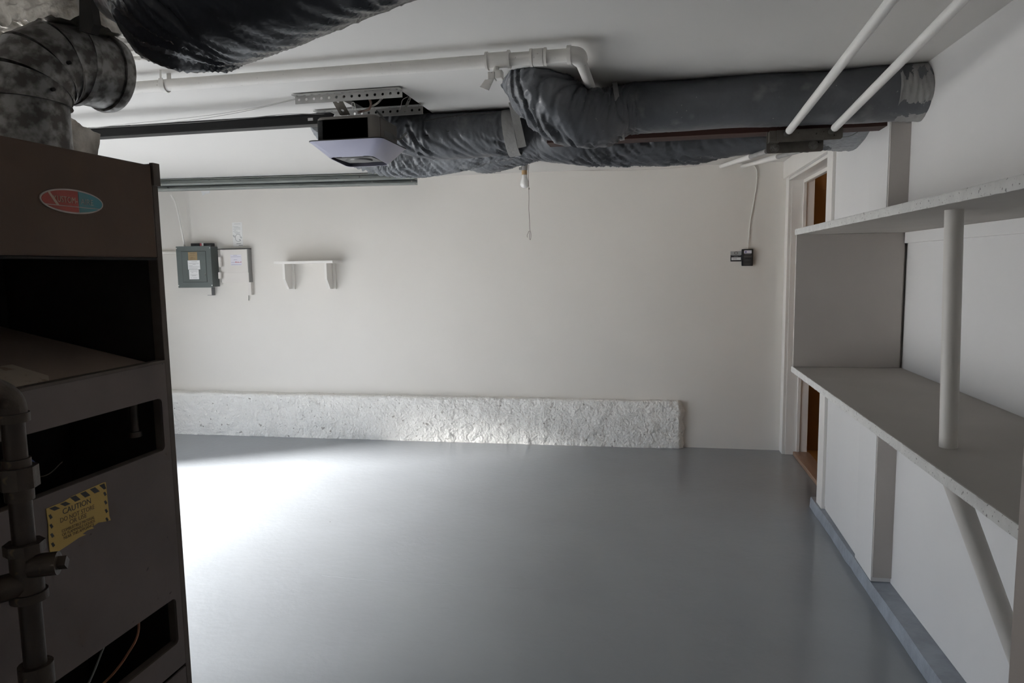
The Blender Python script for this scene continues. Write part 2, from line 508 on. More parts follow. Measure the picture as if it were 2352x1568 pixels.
# thicker wall round the doorway
DY0, DY1, DZ = 4.16, 5.452, 2.07
b = B()
prism(b, [(wx(3.13), 3.13, .062), (wx(DY0), DY0, .062), (1.185, DY0, .062), (1.185, 3.13, .062)], (0, 0, ZC - .062))
prism(b, [(wx(DY0), DY0, DZ), (wx(DY1), DY1, DZ), (1.185, DY1, DZ), (1.185, DY0, DZ)], (0, 0, ZC - DZ))
prism(b, [(wx(DY1), DY1, 0), (wx(YB), YB, 0), (1.185, YB, 0), (1.185, DY1, 0)], (0, 0, ZC))
wd = struct(obj('wall_doorway', b, 'right_paint'), 'white wall round the doorway in the far right corner')
def door_sheet(y0, y1, z0, z1, t=.006, mat='right_paint', name='wall_panel'):
    bm = B(); prism(bm, [(wx(y0) - t, y0, z0), (wx(y1) - t, y1, z0), (wx(y1), y1, z0), (wx(y0), y0, z0)], (0, 0, z1 - z0))
    return obj(name, bm, mat, wd)
door_sheet(3.130, 3.385, .062, ZC - .001, .010)
door_sheet(3.389, 4.035, .085, ZC - .001, .006)
# grey-painted return strip at the end of the thick wall
obj('return_strip', box(B(), (wx(3.13) - .008, 3.118, .085), (XR, 3.130, ZC - .001), .001), 'end_panel', wd)
# door casing, jambs, stops
dr = struct(obj('door_1', box(B(), (1.125, 4.166, 0), (1.185, 4.190, 2.035), .002), 'trim_paint'), 'white painted door frame in the right corner')
def dpart(name, a, c, mat='trim_paint', bev=.002): return obj(name, box(B(), a, c, bev), mat, dr)
dpart('casing', (wx(4.1) - .022, 4.045, .062), (wx(4.1), 4.165, 2.07))
dpart('casing', (wx(5.47) - .010, 5.440, 0), (wx(5.47) + .012, 5.549, 2.13))
dpart('head_casing', (wx(4.8) - .018, 4.045, 2.072), (wx(4.8) + .006, 5.549, ZC - .002))
dpart('jamb', (wx(5.45) + .012, 5.436, 0), (1.185, 5.452, 2.07))
dpart('head_jamb', (wx(4.8) + .006, 4.16, 2.050), (1.185, 5.436, 2.069))
dpart('door_stop', (1.108, 5.416, 0), (1.130, 5.436, 2.050))
dpart('door_stop', (1.108, 4.19, 2.026), (1.130, 5.416, 2.050))
dpart('inner_jamb', (1.130, 5.424, 0), (1.185, 5.436, 2.050))
dpart('threshold', (1.085, 4.20, 0), (1.20, 5.430, .028), 'threshold_wood', .006)
# hallway behind the doorway
b = B()
box(b, (2.6, 3.0, 0), (2.7, YB, 2.3))
box(b, (1.185, 3.0, 0), (2.7, 3.1, 2.3))
hw = struct(obj('wall_hallway', b, 'hall_brown'), 'brown wall of the hallway beyond the doorway')
obj('hall_lining', box(B(), (1.19, YB - .012, 0), (2.6, YB - .001, 2.3)), 'hall_brown', hw)
obj('hall_rail', box(B(), (1.19, YB - .022, 1.66), (2.6, YB - .012, 1.675)), 'hall_brown', hw)
struct(obj('floor_hallway', box(B(), (1.201, 3.0, -.12), (2.7, YB, .012)), 'hall_floor'), 'brown wooden hallway floor beyond the doorway')
struct(obj('ceiling_hallway', box(B(), (1.185, 3.0, 2.3), (2.7, YB + .1, 2.35)), 'hall_brown'), 'brown hallway ceiling beyond the doorway')
hl = bpy.data.lights.new('hall_fill', 'POINT'); hlo = bpy.data.objects.new('hall_fill', hl); C.objects.link(hlo)  # unseen warm fill light, added to brighten the hallway
hl.energy = 1.3; hl.color = (1, .72, .42); hl.shadow_soft_size = .08; hlo.location = (2.2, 3.7, 1.9)

# grey curb along the right wall
b = B()
n = 70
rows = []
for i in range(n + 1):
    y = -1.2 + (4.262 + 1.2) * i / n
    wob = .006 * noise.noise(V((y * 3, 0, 0))) + .004 * noise.noise(V((y * 11, 3, 0)))
    wz = .004 * noise.noise(V((y * 5, 7, 0)))
    rows.append([b.verts.new(p) for p in ((.955 + wob, y, 0), (.955 + wob + .004, y, .052 + wz), (.962 + wob, y, .060 + wz), (XR + .012, y, .0615))])
for i in range(n):
    for k in range(3):
        b.faces.new((rows[i][k], rows[i + 1][k], rows[i + 1][k + 1], rows[i][k + 1]))
b.faces.new(rows[-1][::-1]); b.faces.new(rows[0])
bmesh.ops.recalc_face_normals(b, faces=b.faces)
struct(obj('trim_1', b, 'curb_paint', smooth=True, angle=35), 'low grey-blue painted concrete curb along the right wall')

# rough concrete footing along the back wall
b = B()
X0, X1 = XL, .285
nx, nz = 760, 60
ZT = .378
def foot_y(x): return YB - (.150 - .095 * (x - X0) / (X1 - X0))
def bumpy(x, z):
    v = .012 * fbm(V((x * 3.1, z * 6, 1)), 3) + .0065 * fbm(V((x * 15, z * 17, 4)), 4)
    q = noise.noise(V((x * 9 + z * 6, z * 12 - x * 3, 9)))
    v += -.009 * max(0, 1 - abs(q) * 11) * max(0, noise.noise(V((x * 2.3, z * 3, 40))) + .35)
    h = noise.noise(V((x * 21, z * 24, 17)))
    v -= .018 * max(0, h - .52)
    return v
grid = []
prof = []                                   # (kind, t): front face up, then top back to the wall
for j in range(nz + 1): prof.append((0, j / nz))
for j in range(1, 6): prof.append((1, j / 5))
for i in range(nx + 1):
    x = X0 + (X1 - X0) * i / nx
    row = []
    e = max(0, 1 - (X1 - x) / .05)
    for kind, t in prof:
        top = ZT + .006 * noise.noise(V((x * 4, 0, 0))) + .005 * noise.noise(V((x * 22, 0, 3)))
        yf = foot_y(x)
        if kind == 0:
            z = t * top
            edge = max(0, (t - .93) / .07)
            y = yf - bumpy(x, z) + edge ** 2 * .016 + e ** 2 * .040
            xx = x + (.014 * fbm(V((z * 16, 2, 5)), 3) - .030 * max(0, (t - .8) / .2) ** 2) * e
            if e > .9: y = min(y, YB - .002)
        else:
            z = top + .004 * noise.noise(V((x * 18, t * 5, 8)))
            y = yf + .016 + e ** 2 * .04 + (YB + .003 - yf - .016 - e ** 2 * .04) * t
            xx = x + (.014 * fbm(V((z * 16, 2, 5)), 3) - .030) * e
        row.append(b.verts.new((xx, y, z)))
    grid.append(row)
for i in range(nx):
    for j in range(len(prof) - 1):
        b.faces.new((grid[i][j], grid[i + 1][j], grid[i + 1][j + 1], grid[i][j + 1]))
last = grid[-1]
bk = [b.verts.new((q.co.x, YB + .003, q.co.z)) for q in last[:nz + 1]]
for j in range(nz): b.faces.new((last[j], bk[j], bk[j + 1], last[j + 1]))
struct(obj('baseboard_back', b, 'rough_concrete', smooth=True, angle=180), 'rough white-painted concrete footing along the foot of the back wall')

# near wooden post at the right edge of view
struct(obj('trim_2', box(B(), (.388, .70, 0), (.50, .80, ZC), .003), 'near_post'), 'pale brown post close by at the right edge')

# red-brown beam behind the big duct
struct(obj('trim_3', box(B(), (-.45, 3.16, px(1600, 321, Y=3.27).z), (XR - .07, 3.27, ZC)), 'beam_wood'), 'dark red-brown wooden beam under the ceiling between two ducts')

# ================================================================== SHELVES
SX = .608
sh = thing('built_in_shelf', 'grey painted built-in shelves with two boards along right wall', 'shelf', (.82, 2.1, .06))
def shelf_board(name, z0, z1):
    # body plus a speckled front edge strip, slightly ragged
    bd = obj(name, box(B(), (SX + .004, .95, z0), (XR - .001, 3.118, z1)), 'shelf_paint', sh)
    bm = B(); n = 160; R_ = []
    for i in range(n + 1):
        y = .95 + (3.122 - .95) * i / n
        e1 = .0018 * noise.noise(V((y * 30, z0 * 9, 0))) + .0016 * noise.noise(V((y * 90, z0 * 9, 4)))
        e2 = .0016 * noise.noise(V((y * 34, z0 * 9, 8)))
        R_.append([bm.verts.new(p) for p in ((SX + .004, y, z0), (SX + .001, y, z0 + e2), (SX + e2, y, z0 + .004), (SX + e1, y, z1 - .003), (SX + .002 + e1, y, z1 + .0005), (SX + .006, y, z1 + .0003))])
    for i in range(n):
        for k in range(5): bm.faces.new((R_[i][k], R_[i][k + 1], R_[i + 1][k + 1], R_[i + 1][k]))
    bm.faces.new(R_[-1]); bm.faces.new(R_[0][::-1])
    bmesh.ops.recalc_face_normals(bm, faces=bm.faces)
    obj('front_edge', bm, 'shelf_edge', bd, smooth=True, angle=30)
    return bd
shelf_board('lower_board', .983, 1.007)
shelf_board('upper_board', 1.566, 1.590)
obj('end_panel', box(B(), (SX + .003, 3.098, 1.0075), (XR - .012, 3.116, 1.5655), .001), 'end_panel', sh)
obj('ledger_board', box(B(), (XR - .016, .95, 1.522), (XR - .0005, 3.090, 1.5655), .0015), 'right_paint', sh)
pb = px(2178, 1026, Z=1.0075); ptop = px(2192, 478, Y=pb.y)
obj('post', cyl(B(), (pb.x, pb.y, 1.0073), (ptop.x, pb.y, 1.5657), .0195, 28), 'pole_paint', sh, True)
ba = px(2195, 1120, Y=1.72); bb = px(2318, 1455, Y=1.72)
dv = (bb - ba).normalized()
t0 = (.984 - ba.z) / dv.z; t1 = (.062 - ba.z) / dv.z
obj('brace', cyl(B(), ba + dv * t0, ba + dv * t1, .0225, 28), 'pole_paint', sh, True)
# small screw on the end panel
obj('screw', cyl(B(), px(2063, 593, Y=3.0985), px(2063, 593, Y=3.0985) + V((0, -.001, 0)), .004, 12), 'shelf_paint', sh)

# ================================================================== FURNACE
FX = -1.15
FN, FF = .72, 1.487      # near and far Y
FT = 1.70
fu = thing('furnace', 'old brown sheet-metal furnace with open front and oval badge', 'furnace', (-1.5, 1.1, 0))
FB = -1.95
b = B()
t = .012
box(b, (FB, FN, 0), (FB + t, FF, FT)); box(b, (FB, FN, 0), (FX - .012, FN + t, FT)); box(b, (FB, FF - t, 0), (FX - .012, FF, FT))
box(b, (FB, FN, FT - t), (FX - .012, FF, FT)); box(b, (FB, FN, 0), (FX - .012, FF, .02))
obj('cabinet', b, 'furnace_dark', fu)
b = B()      # outer skin, back and sides
box(b, (FB - .003, FN - .003, 0), (FX - .02, FN, FT + .001)); box(b, (FB - .003, FF, 0), (FX - .02, FF + .003, FT + .001))
box(b, (FB, FN, FT), (FX - .02, FF, FT + .003))
obj('outer_skin', b, 'furnace_brown', fu)
def fp(y, z, dx=0): return (FX + dx, y, z)
hood = obj('hood_panel', box(B(), (FX - .03, FN, 1.4855), (FX, FF - .020, FT + .002), .004), 'furnace_brown', fu)
obj('hood_lip', box(B(), (FX - .030, FN, 1.480), (FX - .001, FF - .020, 1.4853), .001), 'furnace_dark', fu)
b = B(); box(b, (FX - .028, FF - .0185, 0), (FX - .001, FF, FT + .006), .002)
obj('side_flange', b, 'furnace_edge', fu)
obj('flange_lip', box(B(), (FX - .006, FF - .019, 1.655), (FX + .004, FF + .004, FT + .008), .001), 'furnace_edge', fu)
# combustion compartment: baffle with its step, dark partition
b = B()
q = [px(118, 735, X=-1.55), px(240, 722, X=-1.55), px(345, 836, X=-1.172)]
prism(b, [(-1.55, FN + .02, q[0].z), (-1.55, FF - .10, q[1].z), (-1.172, FF - .032, 1.231), (-1.172, FN + .02, 1.231)], (0, 0, -.004))
obj('baffle_plate', b, 'baffle', fu)
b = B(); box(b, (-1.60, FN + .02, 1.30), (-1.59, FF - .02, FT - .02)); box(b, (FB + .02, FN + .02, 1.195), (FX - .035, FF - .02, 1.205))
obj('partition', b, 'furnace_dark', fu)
# lower door with two slots (rounded), built as a frame of plates
def slot_plate():
    bm = B()
    y0, y1 = FN, FF - .020
    s1 = (1.022, 1.150); s2 = (.528, .646); sy1 = 1.447; sy0 = .80
    xs0, xs1 = FX - .006, FX
    zt, zb = 1.2385, .462
    box(bm, (xs0, y0, s1[1]), (xs1, y1, zt)); box(bm, (xs0, y0, s2[1]), (xs1, y1, s1[0])); box(bm, (xs0, y0, zb), (xs1, y1, s2[0]))
    for s in (s1, s2):
        box(bm, (xs0, y0, s[0]), (xs1, sy0, s[1])); box(bm, (xs0, sy1, s[0]), (xs1, y1, s[1]))
        r = .012
        for (cz, sg) in ((s[0], 1), (s[1], -1)):
            pts = [(xs0, sy1, cz)] + [(xs0, sy1 - r + r * math.sin(a), cz + sg * (r - r * math.cos(a))) for a in [k * PI / 12 for k in range(7)]]
            prism(bm, pts, (.006, 0, 0))
    return bm
obj('lower_door', slot_plate(), 'furnace_grey', fu)
for s in ((1.022, 1.150), (.528, .646)):      # folded slot rims
    b = B(); box(b, (FX - .024, .80, s[0] - .004), (FX - .006, 1.451, s[0])); box(b, (FX - .024, .80, s[1]), (FX - .006, 1.451, s[1] + .004)); box(b, (FX - .024, 1.447, s[0]), (FX - .006, 1.451, s[1]))
    obj('slot_rim', b, 'furnace_edge', fu)
obj('door_top_lip', box(B(), (FX - .022, FN, 1.232), (FX + .0015, FF - .020, 1.2395), .001), 'furnace_edge', fu)
obj('base_panel', box(B(), (FX - .006, FN, .02), (FX - .001, FF - .020, .452)), 'furnace_grey', fu)
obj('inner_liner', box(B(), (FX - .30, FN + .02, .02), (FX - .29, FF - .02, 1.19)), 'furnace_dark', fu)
# wiring glimpsed in the slots
b = B(); tube(b, cr([(FX - .06, 1.08, 1.060), (FX - .05, 1.11, 1.073), (FX - .045, 1.125, 1.085)], 6), .007, 8); obj('wire_connector', b, 'wire_blue', fu, True)
b = B(); tube(b, cr([(FX - .05, 1.06, 1.045), (FX - .045, 1.10, 1.054), (FX - .04, 1.15, 1.047), (FX - .05, 1.20, 1.06)], 8), .0012, 6); obj('wire', b, 'iron_fitting', fu, True)
b = B(); tube(b, cr([(FX - .07, 1.385, .70), (FX - .05, 1.375, .60), (FX - .05, 1.33, .555), (FX - .045, 1.25, .535), (FX - .05, 1.1, .53)], 8), .003, 6); obj('wire', b, 'wire_copper', fu, True)
b = B(); tube(b, cr([(FX - .07, 1.29, .60), (FX - .05, 1.2, .545), (FX - .06, 1.08, .50)], 8), .0025, 6); obj('wire', b, 'wire_grey', fu, True)
b = B(); cyl(b, (FX - .05, 1.41, 1.19), (FX - .05, 1.41, 1.075), .010, 14); cyl(b, (FX - .05, 1.41, 1.075), (FX - .05, 1.41, 1.062), .016, 14); obj('burner_tube', b, 'iron_pipe', fu, True)
# badge
def ellipse(cy, cz, ry, rz, n=48): return [(cy + ry * math.cos(2 * PI * k / n), cz + rz * math.sin(2 * PI * k / n)) for k in range(n)]
bcy, bcz = 1.2275, 1.5965
b = B(); prism(b, [(FX, y, z) for y, z in ellipse(bcy, bcz, .079, .0245)], (.003, 0, 0))
badge = obj('badge', b, 'badge_rim', hood); badge['label'] = 'oval red and teal name badge'
def badge_half(y0, y1, z0, z1):
    pts = []
    n = 90
    for k in range(n):
        a = 2 * PI * k / n; y = bcy + .0755 * math.cos(a); z = bcz + .0213 * math.sin(a)
        pts.append((min(max(y, y0), y1), min(max(z, z0), z1)))
    out = []
    for p in pts:
        if not out or (abs(p[0] - out[-1][0]) + abs(p[1] - out[-1][1])) > 1e-5: out.append(p)
    return [(FX + .003, y, z) for y, z in out]
for nm, y0, y1, z0, z1, m_ in (('red_field', 0, bcy + .012, bcz - .0095, 9, 'badge_red'), ('red_field', 0, bcy + .012, 0, bcz - .0110, 'badge_red'),
                               ('teal_field', bcy + .014, 9, bcz - .0095, 9, 'badge_teal'), ('teal_field', bcy + .014, 9, 0, bcz - .0110, 'badge_teal')):
    pts = badge_half(y0, y1, z0, z1)
    b = B(); prism(b, pts, (.0008, 0, 0)); bmesh.ops.remove_doubles(b, verts=b.verts, dist=1e-6)
    me = obj(nm, b, m_, hood)
text('badge_lettering', 'KUSTOM-', .0175, (FX + .0042, bcy - .020, bcz + .0015), (0, 1, 0), (0, 0, 1), 'badge_letter', hood, .0003, width=.058)
text('badge_lettering', 'AIRE', .0165, (FX + .0042, bcy + .034, bcz + .0010), (0, 1, 0), (0, 0, 1), 'badge_letter_grey', hood, .0003, width=.033)
b = B(); prism(b, [(FX + .0040, bcy - .062, bcz + .014), (FX + .0040, bcy - .057, bcz + .0155), (FX + .0040, bcy - .036, bcz - .010), (FX + .0040, bcy - .043, bcz - .010)], (.0005, 0, 0)); obj('badge_swash', b, 'badge_letter', hood)
# caution sticker (torn at the bottom)
SU = V((0, .1525, -.002)).normalized(); SV = V((0, 0, 1))
so = V((FX + .0006, 1.102, .906))
def sp(a, c, d=0): return so + V((0, .1545 * a, .095 * c + .002 * a)) + V((d, 0, 0))
outl = [(0, 0), (.06, -.045), (.22, -.01), (.40, .035), (.50, .035), (.62, .035), (.545, .085), (.66, .105), (.74, .10), (.80, .115), (.70, .145), (.80, .18), (.92, .13), (1.0, .08), (1.03, .02), (1.0, .18), (.99, 1.0), (.95, 1.01), (.45, .985), (.30, .95), (0, .97), (.012, .6), (-.004, .3)]
outl = [(0, -.02), (.10, -.05), (.30, -.01), (.46, .03), (.58, .02), (.52, .07), (.60, .10), (.72, .075), (.69, .12), (.80, .15), (.92, .10), (1.02, .07), (1.0, .18), (.985, .985), (.94, 1.0), (.42, .985), (.26, .945), (0, .95), (.012, .6), (-.004, .3)]
stk = None
b = B(); prism(b, [sp(a, c) for a, c in outl], (.0012, 0, 0))
stk = obj('caution_sticker', b, 'sticker_yellow', fu); stk['label'] = 'yellow torn caution sticker with black stripes'
for k in range(6):                      # slanted stripes on top
    a = .03 + k * .165
    b = B(); hi = .93 if k < 2 else .975
    prism(b, [sp(a + .01, hi, .0012), sp(min(a + .10, .975), hi, .0012), sp(min(a + .175, .978), .84, .0012), sp(a + .085, .84, .0012)], (.0004, 0, 0)); obj('stripe', b, 'sticker_black', stk)
for k in range(4):
    for a in (.025, .925):
        c = .10 + k * .20 if a < .5 else .08 + k * .20
        b = B(); prism(b, [sp(a, c + .09, .0012), sp(a + .03, c + .10, .0012), sp(a + .055, c + .02, .0012), sp(a + .022, c, .0012)], (.0004, 0, 0)); obj('stripe', b, 'sticker_black', stk)
for s_, c, sz, wd_, m_ in (('CAUTION', .725, .0165, .46, 'sticker_black'), ('DO NOT STORE', .56, .0135, .56, 'print_brown'), ('OR USE', .445, .0125, .28, 'print_brown'),
                       ('COMBUSTIBLE MATERIAL', .325, .0085, .54, 'print_brown'), ('OR FLAMMABLE LIQUIDS', .245, .0085, .54, 'print_brown'), ('NEAR THIS APPLIANCE', .165, .0085, .50, 'print_brown')):
    text('sticker_lettering', s_, sz, sp(.47, c, .0014), SU, SV, m_, stk, .0002, width=.1545 * wd_)
# folded card lying on the baffle
def bz(x): return 1.2335 + (q[1].z - 1.231) * ((-1.172 - x) / (1.55 - 1.172))
b = B()
prism(b, [(-1.185, .95, bz(-1.185)), (-1.185, 1.170, bz(-1.185)), (-1.205, 1.190, bz(-1.205)), (-1.275, 1.175, bz(-1.275) + .006), (-1.275, .95, bz(-1.275) + .006)], (0, 0, .0015))
tag(obj('instruction_card', b, 'card'), 'dusty tan paper card lying on the sloped plate inside furnace', 'card')
b = B()
prism(b, [(-1.28, .95, bz(-1.28) + .004), (-1.28, 1.155, bz(-1.28) + .004), (-1.40, 1.12, bz(-1.40) + .055), (-1.40, .95, bz(-1.40) + .055)], (0, 0, .0015))
tag(obj('folded_leaflet', b, 'furnace_edge'), 'dark crumpled leaflet propped behind the tan card in furnace', 'leaflet')

# ------------------------------------------------------------------ iron gas pipe in front of the furnace
GX, GY = -1.046, .955
gp = thing('iron_gas_pipe', 'rusty black iron gas pipe standing before the furnace', 'pipe', (GX, GY, 0))
def gseg(name, z0, z1, r, seg=20, mat='iron_pipe', sm=True): return obj(name, cyl(B(), (GX, GY, z0), (GX, GY, z1), r, seg), mat, gp, sm)
gseg('pipe', .02, 1.215, .0175)
# top elbow turning away to the left
ed_ = V((-.28, -.96, 0))
pts = [V((GX, GY, 1.215))] + [V((GX, GY, 1.225 + .040 * math.sin(a))) + ed_ * (.045 - .045 * math.cos(a)) for a in [k * PI / 16 for k in range(9)]] + [V((GX, GY, 1.265)) + ed_ * .11]
b = B(); tube(b, pts, [.0225] * len(pts), 20); obj('elbow', b, 'iron_fitting', gp, True)
gseg('elbow_rim', 1.205, 1.220, .0255, 24, 'iron_fitting')
b = B(); cyl(b, (GX - .03, GY - .10, 1.265), (GX - .07, GY - .60, 1.265), .0175, 20); obj('side_pipe', b, 'iron_pipe', gp, True)
gseg('union_collar', 1.128, 1.142, .0215, 20, 'iron_fitting')
gseg('union_nut', 1.092, 1.128, .031, 8, 'iron_fitting', False)
gseg('union_neck', 1.070, 1.092, .022, 20, 'iron_fitting')
gseg('tee_body', .905, .985, .0245, 20, 'iron_fitting')
gseg('tee_rim', .977, .995, .031, 8, 'iron_fitting', False)
gseg('tee_rim', .893, .908, .029, 20, 'iron_fitting')
b = B(); cyl(b, (GX + .012, GY - .004, .955), (GX + .05, GY + .015, .955), .020, 18); cyl(b, (GX + .045, GY + .013, .955), (GX + .062, GY + .021, .955), .012, 4); obj('valve_plug', b, 'iron_fitting', gp, True)
b = B(); cyl(b, (GX, GY, .925), (GX - .045, GY - .075, .925), .0225, 20); cyl(b, (GX - .033, GY - .055, .925), (GX - .045, GY - .075, .925), .030, 20); obj('branch_tee', b, 'iron_fitting', gp, True)
b = B(); cyl(b, (GX - .04, GY - .066, .925), (GX - .09, GY - .55, .925), .0165, 18); obj('branch_pipe', b, 'iron_pipe', gp, True)
gseg('coupling', .735, .775, .027, 20, 'iron_fitting')

# ------------------------------------------------------------------ galvanised elbow duct on the furnace
ed = thing('galvanised_elbow_duct', 'mottled galvanised metal elbow duct rising from furnace top', 'duct', (-1.265, 1.25, FT))
ax = V((.22, .975, 0)).normalized()
c0 = V((-1.265, 1.252, 0)); Rb = .105; re = .081
def epath(a):   # a from 0 (vertical) to 90 degrees
    return c0 + V((0, 0, 1.80)) + ax * (Rb * (1 - math.cos(a))) + V((0, 0, Rb * math.sin(a)))
obj('collar', cyl(B(), c0 + V((0, 0, FT + .004)), c0 + V((0, 0, 1.805)), re - .003, 40), 'galv', ed, True)
ng = 4
for g in range(ng):
    a0, a1 = PI / 2 * g / ng, PI / 2 * (g + 1) / ng
    pts = [epath(a0 + (a1 - a0) * k / 4) for k in range(5)]
    b = B(); tube(b, pts, [re + .0035, re, re, re, re + .0035], 44)
    obj('gore', b, 'galv', ed, True, 30)
e1 = epath(PI / 2)
b = B(); tube(b, [e1, e1 + ax * .012, e1 + ax * .014, e1 + ax * .075], [re + .004, re + .004, re - .002, re - .002], 44); obj('sleeve', b, 'galv', ed, True, 30)
b = B(); tube(b, [e1 + ax * .072, e1 + ax * .080, e1 + ax * .095], [re + .003, re + .005, re + .001], 44); obj('end_bead', b, 'galv', ed, True, 30)
for (a, off) in ((.2, 1), (.9, 1)):
    p = epath(a) + ax.cross(V((0, 0, 1))) * (re + .003)
    b = B(); cyl(b, p, p + ax.cross(V((0, 0, 1))) * .006, .004, 8); obj('rivet', b, 'furnace_dark', ed)
# foil-wrapped plenum box on the furnace top behind the elbow
def crumple(bm, amp, fr, seed):
    bmesh.ops.subdivide_edges(bm, edges=bm.edges[:], cuts=44, use_grid_fill=True)
    for v_ in bm.verts:
        p = v_.co * fr + V((seed, seed * 2, 0))
        d = V((noise.noise(p), noise.noise(p + V((31, 0, 0))), noise.noise(p + V((0, 47, 0)))))
        k_ = .5 - abs(noise.noise(p * .8 + V((5, 9, 2)))) * 2.2 + .5 * (.5 - abs(noise.noise(p * 2.1)) * 2)
        v_.co += d * amp * .6 + V((.5, -.6, .6)) * (amp * k_)
    return bm
pA = px(150, 268, X=-1.42); pB = px(231, 308, X=-1.42); pC = px(216, 352, X=-1.42)
b = B(); prism(b, [(-1.42, 1.10, FT + .010), (-1.42, pC.y, FT + .010), (-1.42, pB.y, pB.z), (-1.42, pA.y, pA.z), (-1.42, 1.10, pA.z + .01)], (-.35, 0, 0))
crumple(b, .006, 26, 3)
tag(obj('foil_plenum', b, 'foil_brown', smooth=True, angle=50), 'foil-wrapped box on furnace top behind the metal elbow', 'plenum')
# foil-wrapped duct crossing above at the top left corner
b = B()
pq = px(180, 64, Y=1.30)
box(b, (-1.62, 1.30, pq.z + .024), (pq.x, 1.60, ZC - .022))
crumple(b, .009, 34, 9)
fd = obj('foil_duct', b, 'foil_brown', smooth=True, angle=70)
tag(fd, 'crinkled silver foil duct in the top left corner', 'duct')
b = B(); prism(b, [px(182, -10, Y=1.28), px(206, -10, Y=1.28), px(216, 55, Y=1.28), px(208, 76, Y=1.28), px(182, 70, Y=1.28)], (0, .02, 0))
tag(obj('brown_batten', b, 'furnace_dark'), 'dark brown batten between the foil duct and black duct', 'batten')
# black plastic insulated duct with foil collar
bdp = [px(346, -42, Y=1.2), px(404, -34, Y=1.2), px(480, -60, Y=1.2), px(600, -95, Y=1.2), px(780, -165, Y=1.2), px(960, -230, Y=1.2)]
bk_ = thing('black_insulated_duct', 'glossy black plastic wrapped duct with silver collar overhead', 'duct', bdp[1])
b = duct_mesh(bdp, [.118, .152, .158, .152, .146, .14], 96, 22, .006, 30, 2.4, 11, lump=.006, zmax=ZC - .004, ampf=lambda t: 1.6 if t < .35 else .45)
obj('sleeve', b, 'plastic_black', bk_, True, 180)
b = duct_mesh([px(276, -52, Y=1.2), px(305, -48, Y=1.2), px(352, -42, Y=1.2)], [.084, .094, .122], 72, 14, .003, 60, .5, 5, lump=.005, zmax=ZC - .003)
obj('foil_collar', b, 'foil', bk_, True, 180)

# ================================================================== WHITE GAS PIPE
PY, PZ, PR = 2.385, 2.150, .0215
PXE = -.236
wp = thing('white_ceiling_pipe', 'white painted gas pipe with fittings running under the ceiling', 'pipe', (-1.5, PY, PZ))
b = B(); cyl(b, (XL, PY, PZ), (PXE - .03, PY, PZ), PR, 28); obj('pipe', b, 'white_pipe', wp, True)
def fx(x, y=None): return px(x, 130, Y=PY).x
def sleeve(name, x0, x1, r, bead=True):
    bm = B(); a, c = fx(x0), fx(x1)
    if bead: tube(bm, [(a, PY, PZ), (a + .008, PY, PZ), (a + .009, PY, PZ), (c - .009, PY, PZ), (c - .008, PY, PZ), (c, PY, PZ)], [r + .004, r + .004, r, r, r + .004, r + .004], 28)
    else: cyl(bm, (a, PY, PZ), (c, PY, PZ), r, 28)
    return obj(name, bm, 'white_pipe', wp, True, 35)
sleeve('tee_fitting', 1116, 1172, .0265)
sleeve('union', 1218, 1256, .0255)
sleeve('union_nut', 1226, 1248, .0285, False)
sleeve('elbow_collar', 1303, 1312, .0305, False)
# elbow turning away towards the back
pts = []
ecx = fx(1328)
for k in range(13):
    a = PI / 2 * k / 12
    pts.append(V((ecx - .028 + .028 * math.sin(a), PY + .028 - .028 * math.cos(a), PZ)))
pts = [V((fx(1308), PY, PZ))] + pts + [V((ecx, PY + .052, PZ))]
b = B(); tube(b, pts, .0275, 28); obj('elbow', b, 'white_pipe', wp, True, 50)
b = B(); cyl(b, (ecx, PY + .03, PZ), (ecx + .003, 3.155, PZ + .022), .0195, 28); obj('return_pipe', b, 'white_pipe', wp, True)
# small valve under the tee
vx = fx(1140)
b = B(); cyl(b, (vx, PY - .004, PZ - .02), (vx, PY - .010, PZ - .046), .010, 14); obj('valve_stem', b, 'white_pipe', wp, True)
b = B(); box(b, (vx - .026, PY - .026, PZ - .068), (vx - .001, PY + .006, PZ - .042), .003); box(b, (vx, PY - .030, PZ - .066), (vx + .024, PY + .006, PZ - .038), .004); obj('valve_body', b, 'white_pipe', wp)
b = B(); prism(b, [(vx - .034, PY - .03, PZ - .068), (vx - .004, PY - .03, PZ - .068), (vx - .022, PY - .034, PZ - .105), (vx - .052, PY - .034, PZ - .092)], (0, .006, 0)); obj('valve_lever', b, 'white_pipe', wp)
for hx_ in (px(380, 200, Y=PY).x, px(1450, 200, Y=PY).x - 3.2):
    # strap hanger: sling under the pipe and a rod up to the ceiling
    bm = B(); rows = []
    for k in range(17):
        a = -PI * k / 16
        for_ = []
        rows.append([bm.verts.new((hx_ + dx, PY + (PR + dr_) * math.cos(a), PZ + (PR + dr_) * math.sin(a) - .002)) for dx, dr_ in ((-.009, .0015), (.009, .0015), (.009, .003), (-.009, .003))])
    for i in range(16):
        for k in range(4): bm.faces.new((rows[i][k], rows[i][(k + 1) % 4], rows[i + 1][(k + 1) % 4], rows[i + 1][k]))
    box(bm, (hx_ - .009, PY + PR + .0015, PZ - .002), (hx_ + .009, PY + PR + .003, ZC)); box(bm, (hx_ - .009, PY - PR - .003, PZ - .002), (hx_ + .009, PY - PR - .0015, PZ + .02))
    box(bm, (hx_ - .003, PY - PR - .003, PZ + .018), (hx_ + .003, PY - PR - .0005, ZC))
    obj('strap_hanger', bm, 'white_pipe', wp)

# ================================================================== DUCTS
D1Y, D1Z = 3.03, 2.102
def duct(name, label, path, radii, mat, **kw):
    t_ = thing(name, label, 'duct', V(path[len(path) // 2]))
    b = duct_mesh(path, radii, **kw)
    obj('sleeve', b, mat, t_, True, 180)
    return t_
